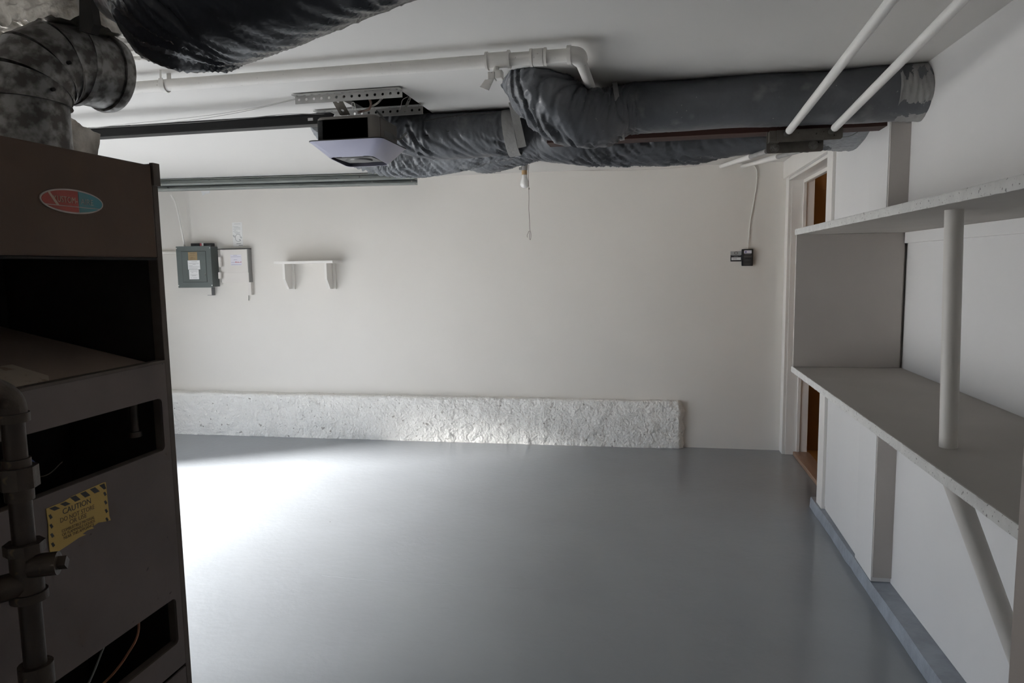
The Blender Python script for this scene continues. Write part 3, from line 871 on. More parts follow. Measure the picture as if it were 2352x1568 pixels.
# big front duct with the sagging elbow on its left end
e_top = px(1222, 172, Z=2.2)
path1 = [V((e_top.x - .03, e_top.y + .02, 2.225)), px(1235, 205, Y=2.80), px(1290, 250, Y=2.85), px(1366, 272, Y=2.94), V((-.115, 3.01, D1Z - .014)), V((.03, D1Y, D1Z)), V((.45, D1Y, D1Z)), V((.78, D1Y, D1Z)), V((XR + .006, D1Y, D1Z))]
d1 = duct('insulated_main_duct', 'big dark insulated duct with sagging elbow, running to right wall', path1,
          [.105, .112, .124, .120, .103, .102, .102, .102, .104], 'duct_black', nseg=120, n=24, amp=.012, freq=17, skew=2.2, seed=1,
          squash=(1, 1.18, 1), lump=.008, zmax=ZC - .002, ampf=lambda t: 1.25 if t < .46 else (.7 if t < .58 else .14))
b = ring_band((-.125, 3.008, D1Z - .012), (1, .03, .14), .1145, .020, (1, 1.18, 1), zmax=ZC - .001); obj('strap', b, 'tape_grey', d1, True, 30)
b = duct_mesh([V((.93, D1Y, D1Z)), V((.985, D1Y, D1Z)), V((XR + .002, D1Y, D1Z))], [.1035, .106, .109], 60, 12, .004, 40, 1.2, 21, squash=(1, 1.18, 1), zmax=ZC - .001)
obj('end_wrap', b, 'tape_grey', d1, True, 180)
# long lower duct behind the beam
path2 = [V((-.615, 3.47, 2.105)), V((-.52, 3.47, 2.095)), V((-.40, 3.46, 2.075)), V((-.2, 3.52, 2.062)), V((.15, 3.58, 2.058)), V((.5, 3.60, 2.086)), V((.75, 3.63, 2.088)), V((.974, 3.66, 2.105))]
d2 = duct('insulated_lower_duct', 'long wrinkled dark duct behind the beam ending at doorway wall', path2, [.105, .118, .122, .122, .116, .104, .103, .10], 'duct_black',
          nseg=110, n=30, amp=.010, freq=26, skew=4.5, seed=4, squash=(1, 1.15, 1), lump=.006, zmax=ZC - .002)
b = duct_mesh([V((.62, 3.62, 2.075)), V((.76, 3.635, 2.082)), V((.88, 3.65, 2.092)), V((.975, 3.66, 2.100))], [.048, .078, .108, .118], 96, 18, .0035, 36, 2.2, 25, squash=(1, 2.7, .9), zmax=ZC - .001)
obj('end_wrap', b, 'duct_grey', d2, True, 180)
# left duct beside the opener
path3 = [V((-1.36, 3.33, 2.20)), V((-1.20, 3.345, 2.13)), V((-1.05, 3.35, 2.096)), V((-.88, 3.35, 2.094)), V((-.74, 3.35, 2.094)), V((-.625, 3.352, 2.095))]
d3 = duct('insulated_short_duct', 'short grey insulated duct right of the opener with cloth strap', path3, [.085, .10, .105, .105, .105, .103], 'duct_black',
          nseg=110, n=24, amp=.012, freq=15, skew=2.0, seed=7, squash=(1, 1.05, 1), lump=.008, zmax=ZC - .002, ampf=lambda t: 1.4 if t < .42 else (.3 if t < .85 else .8))
b = ring_band((-.645, 3.352, 2.094), (1, .02, .12), .1085, .055, (1, 1.05, 1), zmax=ZC - .001); obj('strap', b, 'tape_grey', d3, True, 30)
for zz, ww in ((.055, .0), (-.012, .004)):
    b = B(); tube(b, cr([(-1.05, 3.35 - .103, 2.094 + zz), (-.95, 3.35 - .107, 2.094 + zz + .012), (-.80, 3.35 - .108, 2.094 + zz + .018), (-.70, 3.35 - .108, 2.094 + zz + .02)], 8), .0022, 6)
    obj('seam_cord', b, 'dark_gap', d3, True)
# far sagging ducts
path4 = [px(748, 268, Y=3.42), px(768, 296, Y=3.62), px(800, 325, Y=3.85), px(870, 352, Y=4.05), px(955, 361, Y=4.1), px(1060, 345, Y=4.1), px(1160, 322, Y=4.05), px(1240, 300, Y=4.0)]
d4 = duct('insulated_sagging_duct', 'pale grey crinkled duct sagging behind the opener', path4, [.09, .102, .112, .122, .122, .118, .112, .108], 'duct_grey',
          nseg=110, n=30, amp=.012, freq=34, skew=2.6, seed=13, lump=.012, zmax=ZC - .002)
path5 = [px(1050, 362, Y=4.38), px(1110, 354, Y=4.40), px(1180, 339, Y=4.40), px(1250, 318, Y=4.38)]
d5 = duct('insulated_far_duct', 'crinkled grey duct piece just above the bare bulb', path5, [.060, .118, .122, .118], 'duct_grey',
          nseg=96, n=30, amp=.010, freq=36, skew=3.4, seed=17, lump=.008, zmax=ZC - .002)
# metal hanger strap and small ring between the ducts
a0 = px(1168, 238, Y=3.20); a1 = px(1186, 238, Y=3.20); a2 = px(1209, 336, Y=3.20); a3 = px(1190, 340, Y=3.20)
b = B(); prism(b, [a0 + V((0, 0, ZC - a0.z)), a1 + V((0, 0, ZC - a1.z)), a2, a3], (0, .003, 0))
tag(obj('duct_strap', b, 'tape_grey'), 'flat grey metal hanger strap beside the big duct elbow', 'strap')

# ================================================================== BRACKET AND RODS
br = thing('steel_bracket', 'dark steel angle bracket with two bolts under the beam', 'bracket', px(1840, 320, Y=3.11))
pAa = px(1785, 327, Y=3.085); pAb = px(1935, 318, Y=3.085)
def rrect(x0, x1, z0, z1, y, r, corners=(1, 1, 1, 1), n=5):
    pts = []
    for ci, (cx, cz, a0) in enumerate(((x1 - r, z0 + r, -PI / 2), (x1 - r, z1 - r, 0), (x0 + r, z1 - r, PI / 2), (x0 + r, z0 + r, PI))):
        if corners[ci]:
            for k in range(n + 1):
                a = a0 + PI / 2 * k / n; pts.append((cx + r * math.cos(a), y, cz + r * math.sin(a)))
        else:
            pts.append((cx + (r if ci in (0, 1) else -r), y, cz + (-r if ci in (0, 3) else r)))
    return pts
b = B(); prism(b, rrect(pAa.x, pAb.x, pAa.z + .001, 1.9945, 3.082, .012, (1, 0, 0, 1)), (0, .007, 0)); obj('front_plate', b, 'bracket_steel', br)
pBa = px(1760, 354, Y=3.145); pBb = px(1890, 349, Y=3.145)
b = B(); prism(b, rrect(pBa.x, pBb.x, pBa.z + .002, 2.000, 3.142, .010, (1, 0, 0, 1)), (0, .008, 0)); obj('back_plate', b, 'bracket_steel', br)
b = B(); box(b, (pBa.x + .004, 3.089, 1.950), (pBa.x + .045, 3.142, 1.9945)); obj('side_gusset', b, 'bracket_steel', br)
for (x_, y_) in ((1779, 340), (1868, 333)):
    p = px(x_, y_, Y=3.142)
    bm = B(); cyl(bm, p, p + V((0, -.004, 0)), .019, 20); obj('washer', bm, 'thread_steel', br, True, 30)
    bm = B(); cyl(bm, p + V((0, -.004, 0)), p + V((0, -.014, 0)), .0145, 6); obj('nut', bm, 'thread_steel', br)
    bm = B(); cyl(bm, p + V((0, -.012, 0)), p + V((0, -.026, 0)), .0075, 12); obj('bolt_end', bm, 'thread_steel', br, True)
R1a = px(1806, 309, Y=3.082); R2a = px(1908, 303, Y=3.082)
R1b = px(2048, 0, Z=2.10); R2b = px(2210, 0, Z=2.10)
for a_, b_, lab in ((R1a, R1b, 'left of two white rods slanting up from bracket toward viewer'), (R2a, R2b, 'right of two white rods slanting up from bracket toward viewer')):
    d = (b_ - a_).normalized(); end = a_ + d * ((ZC - .012 - a_.z) / d.z)
    rd = thing('tie_rod', lab, 'rod', a_, 'front tie rods')
    bm = B(); cyl(bm, a_ + d * .055, end, .0152, 24); obj('sleeve', bm, 'rod_white', rd, True)
    bm = B(); cyl(bm, a_, a_ + d * .06, .0105, 16)
    for k in range(12): cyl(bm, a_ + d * (.004 + k * .0042), a_ + d * (.0055 + k * .0042), .0114, 16)
    obj('threaded_end', bm, 'thread_steel', rd, True, 30)
for (nx_, ny_, fx_, fy_, lab) in ((1747, 352, 1656, 380, 'left short white rod from under ducts into back wall'), (1822, 350, 1706, 382, 'right short white rod from under ducts into back wall')):
    a_ = px(nx_, ny_, Y=3.36); b_ = px(fx_, fy_, Y=YB)
    if b_.z > ZC - .016: b_.z = ZC - .016
    d = (b_ - a_).normalized()
    rd = thing('tie_rod', lab, 'rod', b_, 'rear tie rods')
    m_ = a_.lerp(b_, .16 if nx_ < 1800 else .20)
    bm = B(); cyl(bm, m_, b_, .0138, 20); obj('sleeve', bm, 'rod_white', rd, True)
    bm = B(); cyl(bm, a_ - d * .2, m_, .0110, 16); obj('shaded_end', bm, 'tape_grey', rd, True)  # shade on this stretch of the white rod, put in as grey colour

# ================================================================== GARAGE DOOR OPENER
op = thing('garage_door_opener', 'black garage door opener with lavender light hung from ceiling', 'opener', (-1.25, 2.94, 1.93))
OX0, OX1, OYf, OYb, OZb, OZt = -1.392, -1.118, 2.80, 3.075, 1.992, 2.095
def rbox(x0, x1, y0, y1, z0, z1, r, n=6, taper=0):
    bm = B(); rings = []
    for z, k_ in ((z0, 0), (z0 + .6 * (z1 - z0), 0), (z1 - .006, 0), (z1, .006)):
        pts = []
        for cx, cy, a0 in ((x1 - r, y0 + r, -PI / 2), (x1 - r, y1 - r, 0), (x0 + r, y1 - r, PI / 2), (x0 + r, y0 + r, PI)):
            for k in range(n + 1):
                a = a0 + PI / 2 * k / n; pts.append(bm.verts.new((cx + (r - k_) * math.cos(a), cy + (r - k_) * math.sin(a), z)))
        rings.append(pts)
    m = len(rings[0])
    for i in range(len(rings) - 1):
        for k in range(m): bm.faces.new((rings[i][k], rings[i][(k + 1) % m], rings[i + 1][(k + 1) % m], rings[i + 1][k]))
    bm.faces.new(rings[0][::-1]); bm.faces.new(rings[-1])
    return bm
obj('case', rbox(OX0, OX1, OYf, OYb, OZb, OZt, .035), 'opener_case', op, True, 40)
# black cloth grille wrapped on the front and left corner
bm = B(); rows = []
r = .035; pth = [(OX0 - .002, OYf + .12), (OX0 - .002, OYf + r)]
for k in range(1, 7):
    a = PI + PI / 2 * k / 6; pth.append((OX0 + r + (r + .002) * math.cos(a), OYf + r + (r + .002) * math.sin(a)))
gx1 = px(845, 290, Y=OYf).x
pth.append((gx1, OYf - .002))
for (x_, y_) in pth: rows.append((bm.verts.new((x_, y_, OZb + .004)), bm.verts.new((x_, y_, OZt - .013))))
for i in range(len(rows) - 1): bm.faces.new((rows[i][0], rows[i + 1][0], rows[i + 1][1], rows[i][1]))
bmesh.ops.solidify(bm, geom=bm.faces[:], thickness=.0018)
obj('cloth_grille', bm, 'opener_cloth', op, True, 40)
# flared lens skirt: rounded rectangle rings going down and in
def rring(bm, x0, x1, y0, y1, z, r, n=5):
    pts = []
    for cx, cy, a0 in ((x1 - r, y0 + r, -PI / 2), (x1 - r, y1 - r, 0), (x0 + r, y1 - r, PI / 2), (x0 + r, y0 + r, PI)):
        for k in range(n + 1):
            a = a0 + PI / 2 * k / n; pts.append(bm.verts.new((cx + r * math.cos(a), cy + r * math.sin(a), z)))
    return pts
def skirt(name, spec_, mat):
    bm = B(); rings = [rring(bm, *s) for s in spec_]; m = len(rings[0])
    for rg in rings[1:3]:
        for v_ in rg: v_.co.z -= .018 * (v_.co.y - OYf) / (OYb - OYf)
    for i in range(len(rings) - 1):
        for k in range(m): bm.faces.new((rings[i][k], rings[i][(k + 1) % m], rings[i + 1][(k + 1) % m], rings[i + 1][k]))
    bmesh.ops.recalc_face_normals(bm, faces=bm.faces)
    return obj(name, bm, mat, op, True, 50)
ex = .030
skirt('light_lens', [(OX0 - ex, OX1 + ex, OYf - .02, OYb + .02, 1.9925, .03), (OX0 + .035, OX1 - .035, OYf + .035, OYb - .035, 1.934, .03), (OX0 + .038, OX1 - .038, OYf + .038, OYb - .038, 1.9345, .03), (OX0 - ex + .006, OX1 + ex - .006, OYf - .014, OYb + .014, 1.9915, .03)], 'opener_lens')
bm = B(); rr = [rring(bm, OX0 - ex - .002, OX1 + ex + .002, OYf - .022, OYb + .022, z, .03) for z in (1.9925, 1.9965)]
m = len(rr[0])
for k in range(m): bm.faces.new((rr[0][k], rr[0][(k + 1) % m], rr[1][(k + 1) % m], rr[1][k]))
bm.faces.new(rr[0][::-1]); bm.faces.new(rr[1]); obj('lens_rim', bm, 'black_plastic', op)
obj('bottom_cover', box(B(), (OX0 + .036, OYf + .036, 1.940), (OX1 - .036, OYb - .036, 1.965)), 'black_plastic', op)
obj('bottom_plate', box(B(), (OX0 + .055, OYf + .070, 1.932), (OX1 - .055, OYb - .060, 1.940), .003), 'opener_plate', op)
bm = B(); tube(bm, [(-1.245, 2.935, 1.932), (-1.245, 2.935, 1.926), (-1.245, 2.935, 1.925)], [.050, .046, .040], 32); obj('speaker_dome', bm, 'opener_plate', op, True, 40)
obj('button_bar', box(B(), (-1.30, OYf + .040, 1.933), (-1.20, OYf + .055, 1.940), .002), 'opener_lens', op)
obj('case_seam', box(B(), (OX1 - .001, OYf + .045, OZb + .002), (OX1 + .0015, OYf + .049, OZt - .004)), 'furnace_edge', op)
obj('case_label', box(B(), (OX1, OYf + .09, 2.020), (OX1 + .0008, OYf + .20, 2.045)), 'opener_plate', op)
# rail
RZ0, RZ1, RY = 2.090, 2.138, 2.93
b = B()
box(b, (XL + .6, RY - .030, RZ0), (OX0 + .02, RY + .030, RZ0 + .006)); box(b, (XL + .6, RY - .012, RZ0 + .006), (OX0 + .02, RY + .012, RZ1 - .006)); box(b, (XL + .6, RY - .020, RZ1 - .006), (OX0 + .02, RY + .020, RZ1))
rl = obj('rail', b, 'rail_black', op)
p = px(713, 274, Y=RY - .0125); obj('rail_label', box(B(), (p.x - .012, RY - .0135, p.z - .006), (p.x + .012, RY - .012, p.z + .006)), 'white_paper', op)
# perforated angles on the ceiling and drop straps
def angle_iron(x0, x1, y, z, dy=1, hang=.036, name='ceiling_angle'):
    bm = B()
    perforated(bm, (x0, y, z - hang), (1, 0, 0), (0, 0, 1), x1 - x0, hang, .0025, .034, .0062)
    perforated(bm, (x0, y, z - .0025), (1, 0, 0), (0, -1, 0), x1 - x0, .034, .0025, .034, .0055)
    bmesh.ops.recalc_face_normals(bm, faces=bm.faces)
    return obj(name, bm, 'angle_steel', op)
a0 = px(692, 225, Z=2.195); a1 = px(925, 207, Z=2.195)
angle_iron(a0.x - .01, a1.x + .005, 2.83, 2.197)
a2 = px(747, 262, Z=2.195); a3 = px(975, 248, Z=2.195)
angle_iron(a2.x - .02, a3.x + .01, 3.13, 2.196, hang=.040)
def strip(name, A, Bp, wv, pitch=.03, r=.006, mat='angle_steel', th=.0025):
    bm = B(); u = V(Bp) - V(A); L_ = u.length; wv = V(wv)
    perforated(bm, V(A) - wv / 2, u, wv, L_, wv.length, th, pitch, r)
    bmesh.ops.recalc_face_normals(bm, faces=bm.faces)
    return obj(name, bm, mat, op)
strip('drop_strap', px(770, 222, Y=2.86) * 1, px(793, 264, Y=2.90), (.046, 0, 0), .03, .007, 'bracket_steel')
strip('drop_strap', px(943, 222, Y=3.05), px(928, 256, Y=3.06), (.014, 0, 0), .03, .004)
b = B(); cyl(b, px(773, 226, Y=2.852), px(773, 226, Y=2.835), .008, 6); obj('bolt', b, 'galv_bright', op)
# coiled wires
b = B(); helix(b, [px(848, 226, Y=2.86), px(852, 238, Y=2.87), px(848, 250, Y=2.88), px(835, 255, Y=2.89), px(822, 258, Y=2.90)], .0042, 24, .0016); obj('coiled_wire', b, 'wire_red', op, True)
b = B(); helix(b, [px(900, 216, Y=2.85), px(880, 224, Y=2.86), px(868, 236, Y=2.87), px(855, 244, Y=2.885), px(838, 254, Y=2.90)], .0036, 26, .0013); obj('coiled_wire', b, 'wire_white', op, True)
b = B(); tube(b, cr([px(810, 252, Y=2.86), px(808, 238, Y=2.855), px(813, 235, Y=2.85), px(816, 245, Y=2.85), px(820, 258, Y=2.86)], 8), .0016, 6); obj('loop_wire', b, 'wire_white', op, True)
b = B(); tube(b, cr([px(937, 222, Y=2.98), px(925, 229, Y=2.97), px(921, 242, Y=2.97), px(918, 252, Y=2.98)], 8), .0013, 6); obj('loop_wire', b, 'wire_white', op, True)
# antenna and power cord
b = B(); tube(b, cr([px(864, 254, Y=2.98), px(880, 270, Y=2.99), px(893, 292, Y=3.0), px(905, 313, Y=3.0), px(918, 320, Y=3.0), px(928, 310, Y=3.0), px(934, 306, Y=3.0)], 10), .0042, 10); obj('power_cord', b, 'wire_grey', op, True)
b = B(); tube(b, cr([px(931, 306, Y=3.0), px(935, 309, Y=2.998), px(932, 313, Y=2.998), px(936, 317, Y=2.998)], 8), .0012, 6); obj('cord_twist', b, 'wire_white', op, True)
# thin wires strung along the ceiling beside the rail
for k, pts in enumerate(([(690, 224), (600, 245), (500, 262), (400, 274), (300, 284), (190, 296)], [(745, 262), (660, 262), (560, 272), (450, 281), (330, 288), (200, 295)], [(690, 226), (560, 256), (430, 277), (300, 287)])):
    b = B(); tube(b, cr([px(x_, y_, Y=2.86) for x_, y_ in pts], 8), .0013, 6)
    tag(obj('opener_wire', b, 'wire_grey' if k == 1 else 'angle_steel', smooth=True), ['thin wire from opener bracket slanting left below ceiling', 'thin wire lying just above the black opener rail', 'second thin wire from opener bracket crossing below ceiling'][k], 'wire')

# ================================================================== GARAGE DOOR TRACK ON THE BACK WALL
tk = thing('door_track', 'galvanised steel garage door track along top of back wall', 'track', (-3, 5.23, 2.10))
TX1 = px(952, 412, Y=5.20).x
tz0, tz1 = 2.108, 2.196
b = B()
prof = [(5.27, tz1), (5.205, tz1), (5.205, tz1 - .004), (5.266, tz1 - .004), (5.266, tz1 - .036), (5.200, tz1 - .036), (5.200, tz1 - .050), (5.266, tz1 - .053), (5.266, tz0 + .014), (5.200, tz0 + .012), (5.200, tz0), (5.214, tz0 - .003), (5.27, tz0)]
def ty(x): return (x - TX1) * .092        # the track runs slightly askew to the wall
prism(b, [(XL + .05, y + ty(XL + .05), z) for y, z in prof], (TX1 - XL - .05, -ty(XL + .05), -.006)); obj('channel', b, 'galv_bright', tk)
for x_, y_ in ((855, 417), (946, 416)):
    p = px(x_, y_, Y=5.262 + ty(px(x_, y_, Y=5.1).x)); b = B(); cyl(b, p, p + V((0, -.006, 0)), .006, 10); obj('bolt', b, 'bolt_bright', tk)
for x_, y_ in ((397, 428), (556, 420), (725, 414)):
    p = px(x_, y_, Y=5.263 + ty(px(x_, y_, Y=5.1).x)); b = B(); box(b, p + V((-.022, -.004, -.005)), p + V((.022, 0, .005))); obj('slot', b, 'dark_gap', tk)
for x_ in (-4.2, -3.0, -1.95):
    obj('wall_clip', box(B(), (x_, 5.272 + ty(x_), tz0 + .066), (x_ + .04, YB, tz0 + .070)), 'galv_bright', tk)

# ================================================================== ELECTRICAL PANEL AND WALL ITEMS
PF = 5.442
ep = thing('electrical_panel', 'grey-green electrical breaker panel with paper labels', 'electrical panel', (px(446, 660, Y=PF).x, YB, px(446, 660, Y=PF).z))
pT = px(403.5, 566, Y=PF); pBt = px(489, 660, Y=PF)
ex0, ex1, ez0, ez1 = pT.x, pBt.x, pBt.z, pT.z
obj('box', box(B(), (ex0 + .012, PF + .004, ez0 + .006), (ex1 - .004, YB, ez1 - .008)), 'panel_green', ep)
obj('cover', box(B(), (ex0, PF, ez0), (ex1, PF + .004, ez1), .001), 'panel_green', ep)
dA = px(417, 578, Y=PF); dB = px(476, 647, Y=PF)
dr_ = obj('panel_door', box(B(), (dA.x, PF - .003, dB.z), (dB.x, PF - .0002, dA.z), .0008), 'panel_green', ep)
b = B(); box(b, (dA.x - .0025, PF - .0008, dB.z - .0025), (dB.x + .0025, PF - .0001, dA.z + .0025)); obj('door_gap', b, 'dark_gap', ep)
for x_, y_ in ((404.8, 570.5), (483, 569), (487.2, 655), (410, 655.5)):
    p = px(x_, y_, Y=PF); p.x = min(max(p.x, ex0 + .006), ex1 - .006)
    b = B(); cyl(b, p, p + V((0, -.003, 0)), .0045, 12); obj('screw', b, 'bolt_bright', ep, True)
p = px(472, 630, Y=PF); obj('latch', box(B(), (p.x - .002, PF - .006, p.z - .008), (p.x + .004, PF - .002, p.z + .008)), 'galv', ep)
def wall_sheet_rect(name, x0, y0, x1, y1, yy, mat, par, th=.0006):
    A_ = px(x0, y0, Y=yy); Bq = px(x1, y1, Y=yy)
    return obj(name, box(B(), (A_.x, yy - th, Bq.z), (Bq.x, yy, A_.z)), mat, par), A_, Bq
def lines(par, x0, y0, x1, y1, yy, rows, mat, th=.0009, hh=.45):
    """rows: list of (t, a, b) printed strokes as little bars inside a pixel rectangle"""
    bm = B()
    for t_, a_, b_ in rows:
        A_ = px(x0 + (x1 - x0) * a_, y0 + (y1 - y0) * t_, Y=yy); Bq = px(x0 + (x1 - x0) * b_, y0 + (y1 - y0) * t_, Y=yy)
        h_ = .0011 * hh / .45
        k = max(1, int((Bq.x - A_.x) / .006))
        for i in range(k):
            xa = A_.x + (Bq.x - A_.x) * i / k; xb = A_.x + (Bq.x - A_.x) * (i + .82) / k
            box(bm, (xa, yy - th, A_.z - h_), (xb, yy - th + .0004, A_.z + h_))
    o_ = obj('print', bm, mat, par); o_['kind'] = 'stuff'
    return o_
yl = PF - .003
s_, _, _ = wall_sheet_rect('brown_label', 431.5, 579, 453.5, 597, yl, 'brown_paper', dr_)
lines(s_, 431.5, 579, 453.5, 597, yl, [(.15, .2, .8), (.38, .2, .75), (.7, .3, .6), (.86, .2, .8)], 'print_brown')
s_, _, _ = wall_sheet_rect('paper_label', 431, 598, 460, 618.5, yl, 'white_paper', dr_)
lines(s_, 431, 598, 460, 618.5, yl, [(.14, .3, .75), (.35, .1, .9), (.44, .4, .65), (.6, .1, .4), (.73, .1, .95), (.92, .1, .8)], 'print_grey')
s_, _, _ = wall_sheet_rect('paper_label', 434, 619.5, 457.5, 641, yl, 'white_paper', dr_)
lines(s_, 434, 619.5, 457.5, 641, yl, [(.15, .12, .9), (.28, .25, .45), (.26, .75, .85), (.55, .15, .85), (.63, .3, .7), (.86, .2, .3), (.86, .4, .8)], 'print_grey')
# short conduit stubs below the panel
A_ = px(478, 660, Y=5.52); Bq = px(489, 677, Y=5.52)
b = B(); box(b, (A_.x, 5.50, Bq.z), (Bq.x, YB, A_.z + .02)); obj('conduit_stub', b, 'wall_paint', ep)
b = B(); box(b, (Bq.x, 5.505, Bq.z), (Bq.x + .004, YB, A_.z)); box(b, (A_.x, 5.505, Bq.z - .004), (Bq.x + .004, YB, Bq.z)); obj('stub_edge', b, 'print_grey', ep)
# black cable clamp on top with a red tag
A_ = px(441, 560, Y=5.49); Bq = px(489, 566, Y=5.49)
b = B(); box(b, (A_.x, 5.47, ez1 - .004), (A_.x + .085, 5.52, ez1 + .026), .004); box(b, (A_.x + .125, 5.47, ez1 - .004), (Bq.x, 5.52, ez1 + .024), .004); obj('cable_clamp', b, 'black_plastic', ep)
b = B(); box(b, (A_.x + .087, 5.475, ez1 - .004), (A_.x + .105, 5.515, ez1 + .024)); obj('cable_tag', b, 'print_red', ep)
b = B(); box(b, (A_.x + .105, 5.475, ez1 - .004), (A_.x + .123, 5.515, ez1 + .026)); obj('cable_tag', b, 'white_paper', ep)
# white horizontal conduit on the left of the panel
b = B(); cyl(b, (XL, 5.52, px(395, 580, Y=5.52).z), (ex0 + .013, 5.52, px(395, 580, Y=5.52).z), .014, 14); obj('side_conduit', b, 'wall_paint', ep, True)

# cream junction box next to the panel
YC = 5.495
cA = px(505, 573, Y=YC); cB = px(572, 648, Y=YC)
cb = thing('junction_box', 'cream metal junction box right of the breaker panel', 'electrical box', ((cA.x + cB.x) / 2, YB, cB.z))
obj('body', box(B(), (cA.x, YC, cB.z), (cB.x, YB, cA.z), .002), 'box_cream', cb)
zs = px(540, 626, Y=YC).z
obj('upper_cover', box(B(), (cA.x + .022, YC - .003, zs + .001), (cB.x - .004, YC, cA.z - .003), .001), 'box_cream', cb)
obj('lower_cover', box(B(), (cA.x + .022, YC - .003, cB.z), (cB.x + .002, YC, zs - .001), .001), 'box_cream', cb)
obj('dark_top_edge', box(B(), (cA.x - .02, YC - .006, cA.z), (cB.x + .006, YB, cA.z + .007)), 'black_plastic', cb)  # black strip along the top edge of the box
bm = B(); n = 24; rowsL = []; 
for i in range(n + 1):
    z = cB.z + (cA.z - cB.z) * i / n; wv = .004 + .005 * abs(noise.noise(V((z * 40, 3, 1))))
    rowsL.append([bm.verts.new(p) for p in ((cB.x - .001, YC - .001, z), (cB.x + wv, YC + .003, z), (cB.x + wv, YB, z))])
for i in range(n):
    for k in range(2): bm.faces.new((rowsL[i][k], rowsL[i][k + 1], rowsL[i + 1][k + 1], rowsL[i + 1][k]))
obj('ragged_edge', bm, 'tape_grey', cb)
s_, A_, Bq = wall_sheet_rect('inspection_label', 529, 585, 555.5, 609, YC - .003, 'lilac_paper', cb)
lines(s_, 529, 585, 555.5, 609, YC - .003, [(.06, .25, .6), (.20, .05, .9), (.48, .3, .6), (.74, .1, .4)], 'print_blue')
lines(s_, 529, 585, 555.5, 609, YC - .003, [(.68, .42, .60), (.70, .64, .75), (.66, .88, .98), (.73, .42, .98)], 'print_red', hh=.7)
lines(s_, 529, 585, 555.5, 609, YC - .003, [(.95, .1, .97)], 'print_blue')
for y0, y1 in ((590, 613), (625, 640)):
    A_ = px(503, y0, Y=5.47); Bq = px(509, y1, Y=5.47); b = B(); cyl(b, (A_.x + .008, 5.47, Bq.z), (A_.x + .008, 5.47, A_.z), .014, 12); obj('conduit_nipple', b, 'box_cream', cb, True)
A_ = px(571, 648, Y=5.53); Bq = px(580, 677, Y=5.53)
b = B(); box(b, (A_.x, 5.515, Bq.z), (Bq.x, YB, A_.z)); obj('conduit_drop', b, 'box_cream', cb)
A_ = px(571.5, 678, Y=5.54); Bq = px(571.5, 690, Y=5.54); b = B(); cyl(b, A_, Bq, .003, 6); obj('bare_wire', b, 'wire_grey', cb)
# instruction sheet on the wall above
sheet, A_, Bq = wall_sheet_rect('instruction_sheet', 533, 511, 559, 566, YB, 'wall_paper_sheet', None, .0015)
tag(sheet, 'white instruction sheet pinned to wall above junction box', 'paper sheet')
ys_ = YB - .0015
lines(sheet, 533, 511, 559, 566, ys_, [(.06, .2, .75), (.18, .08, .55), (.215, .2, .72), (.27, .08, .75), (.32, .2, .35), (.37, .1, .5), (.42, .2, .7), (.455, .3, .72)], 'print_grey', hh=.4)
lines(sheet, 533, 511, 559, 566, ys_, [(.95, .6, .95), (.88, .4, .8), (.535, .08, .22), (.57, .10, .24), (.60, .15, .28), (.60, .70, .85), (.64, .75, .9)], 'print_grey', hh=.9)
b = B(); pc = px(547, 546, Y=ys_ - .0006); cs = [V((pc.x + .028 * math.cos(a), ys_ - .0006, pc.z + .032 * math.sin(a))) for a in [.6 + k * .3 for k in range(18)]]
tube(b, cs + [px(549, 549, Y=ys_ - .0006), px(553, 553, Y=ys_ - .0006)], .0014, 6); obj('line_drawing', b, 'print_grey', sheet)
# white cable hanging down to the panel
b = B(); tube(b, cr([px(393, 447, Y=5.43), px(404, 470, Y=5.45), (px(414, 515, Y=5.46)), px(422, 555, Y=5.48), (px(424, 565, Y=5.50))], 10), .0075, 10)
tag(obj('white_cable', b, 'wire_white', smooth=True), 'white cable curving down to top of breaker panel', 'cable')
# peeled patch of paint
b = B(); pp = px(472, 442, Y=YB)
prism(b, [(pp.x - .04, YB - .002, pp.z + .012), (pp.x + .045, YB - .002, pp.z + .014), (pp.x + .04, YB - .002, pp.z - .006), (pp.x, YB - .002, pp.z - .010), (pp.x - .028, YB - .002, pp.z - .028)], (0, .0018, 0))
tag(obj('plaster_patch', b, 'white_paper'), 'small ragged white plaster patch just below the door track', 'patch')

# wall shelf
ws = thing('wall_shelf', 'small white wall shelf on two wooden brackets', 'shelf', (px(712, 600, Y=YB).x, YB, px(712, 660, Y=YB).z))
s0 = px(627, 603, Y=5.35); s1 = px(789, 599, Y=5.53)
zb_ = px(660, 606, Y=5.42).z
obj('board', box(B(), (s0.x, 5.36, zb_), (s1.x - .02, YB, zb_ + .022), .002), 'trim_paint', ws)
for (xf, xw) in ((646, 676), (741, 770.5)):
    A_ = px(xw, 640, Y=YB - .02)
    xr_ = A_.x; xl_ = xr_ - .018
    z0 = px(xw, 663, Y=YB - .01).z
    bm = B(); prism(bm, [(xl_ - .024, YB - .022, z0), (xl_ - .024, YB - .022, zb_), (xl_ - .024, 5.415, zb_), (xl_ - .024, 5.415, z0 + .085), (xl_ - .024, 5.475, z0)], (.020, 0, 0))
    obj('bracket', bm, 'trim_paint', ws)
    bm = B(); box(bm, (xl_ - .040, YB - .022, z0 - .003), (xr_, YB, zb_), .001); obj('cleat', bm, 'trim_paint', ws)

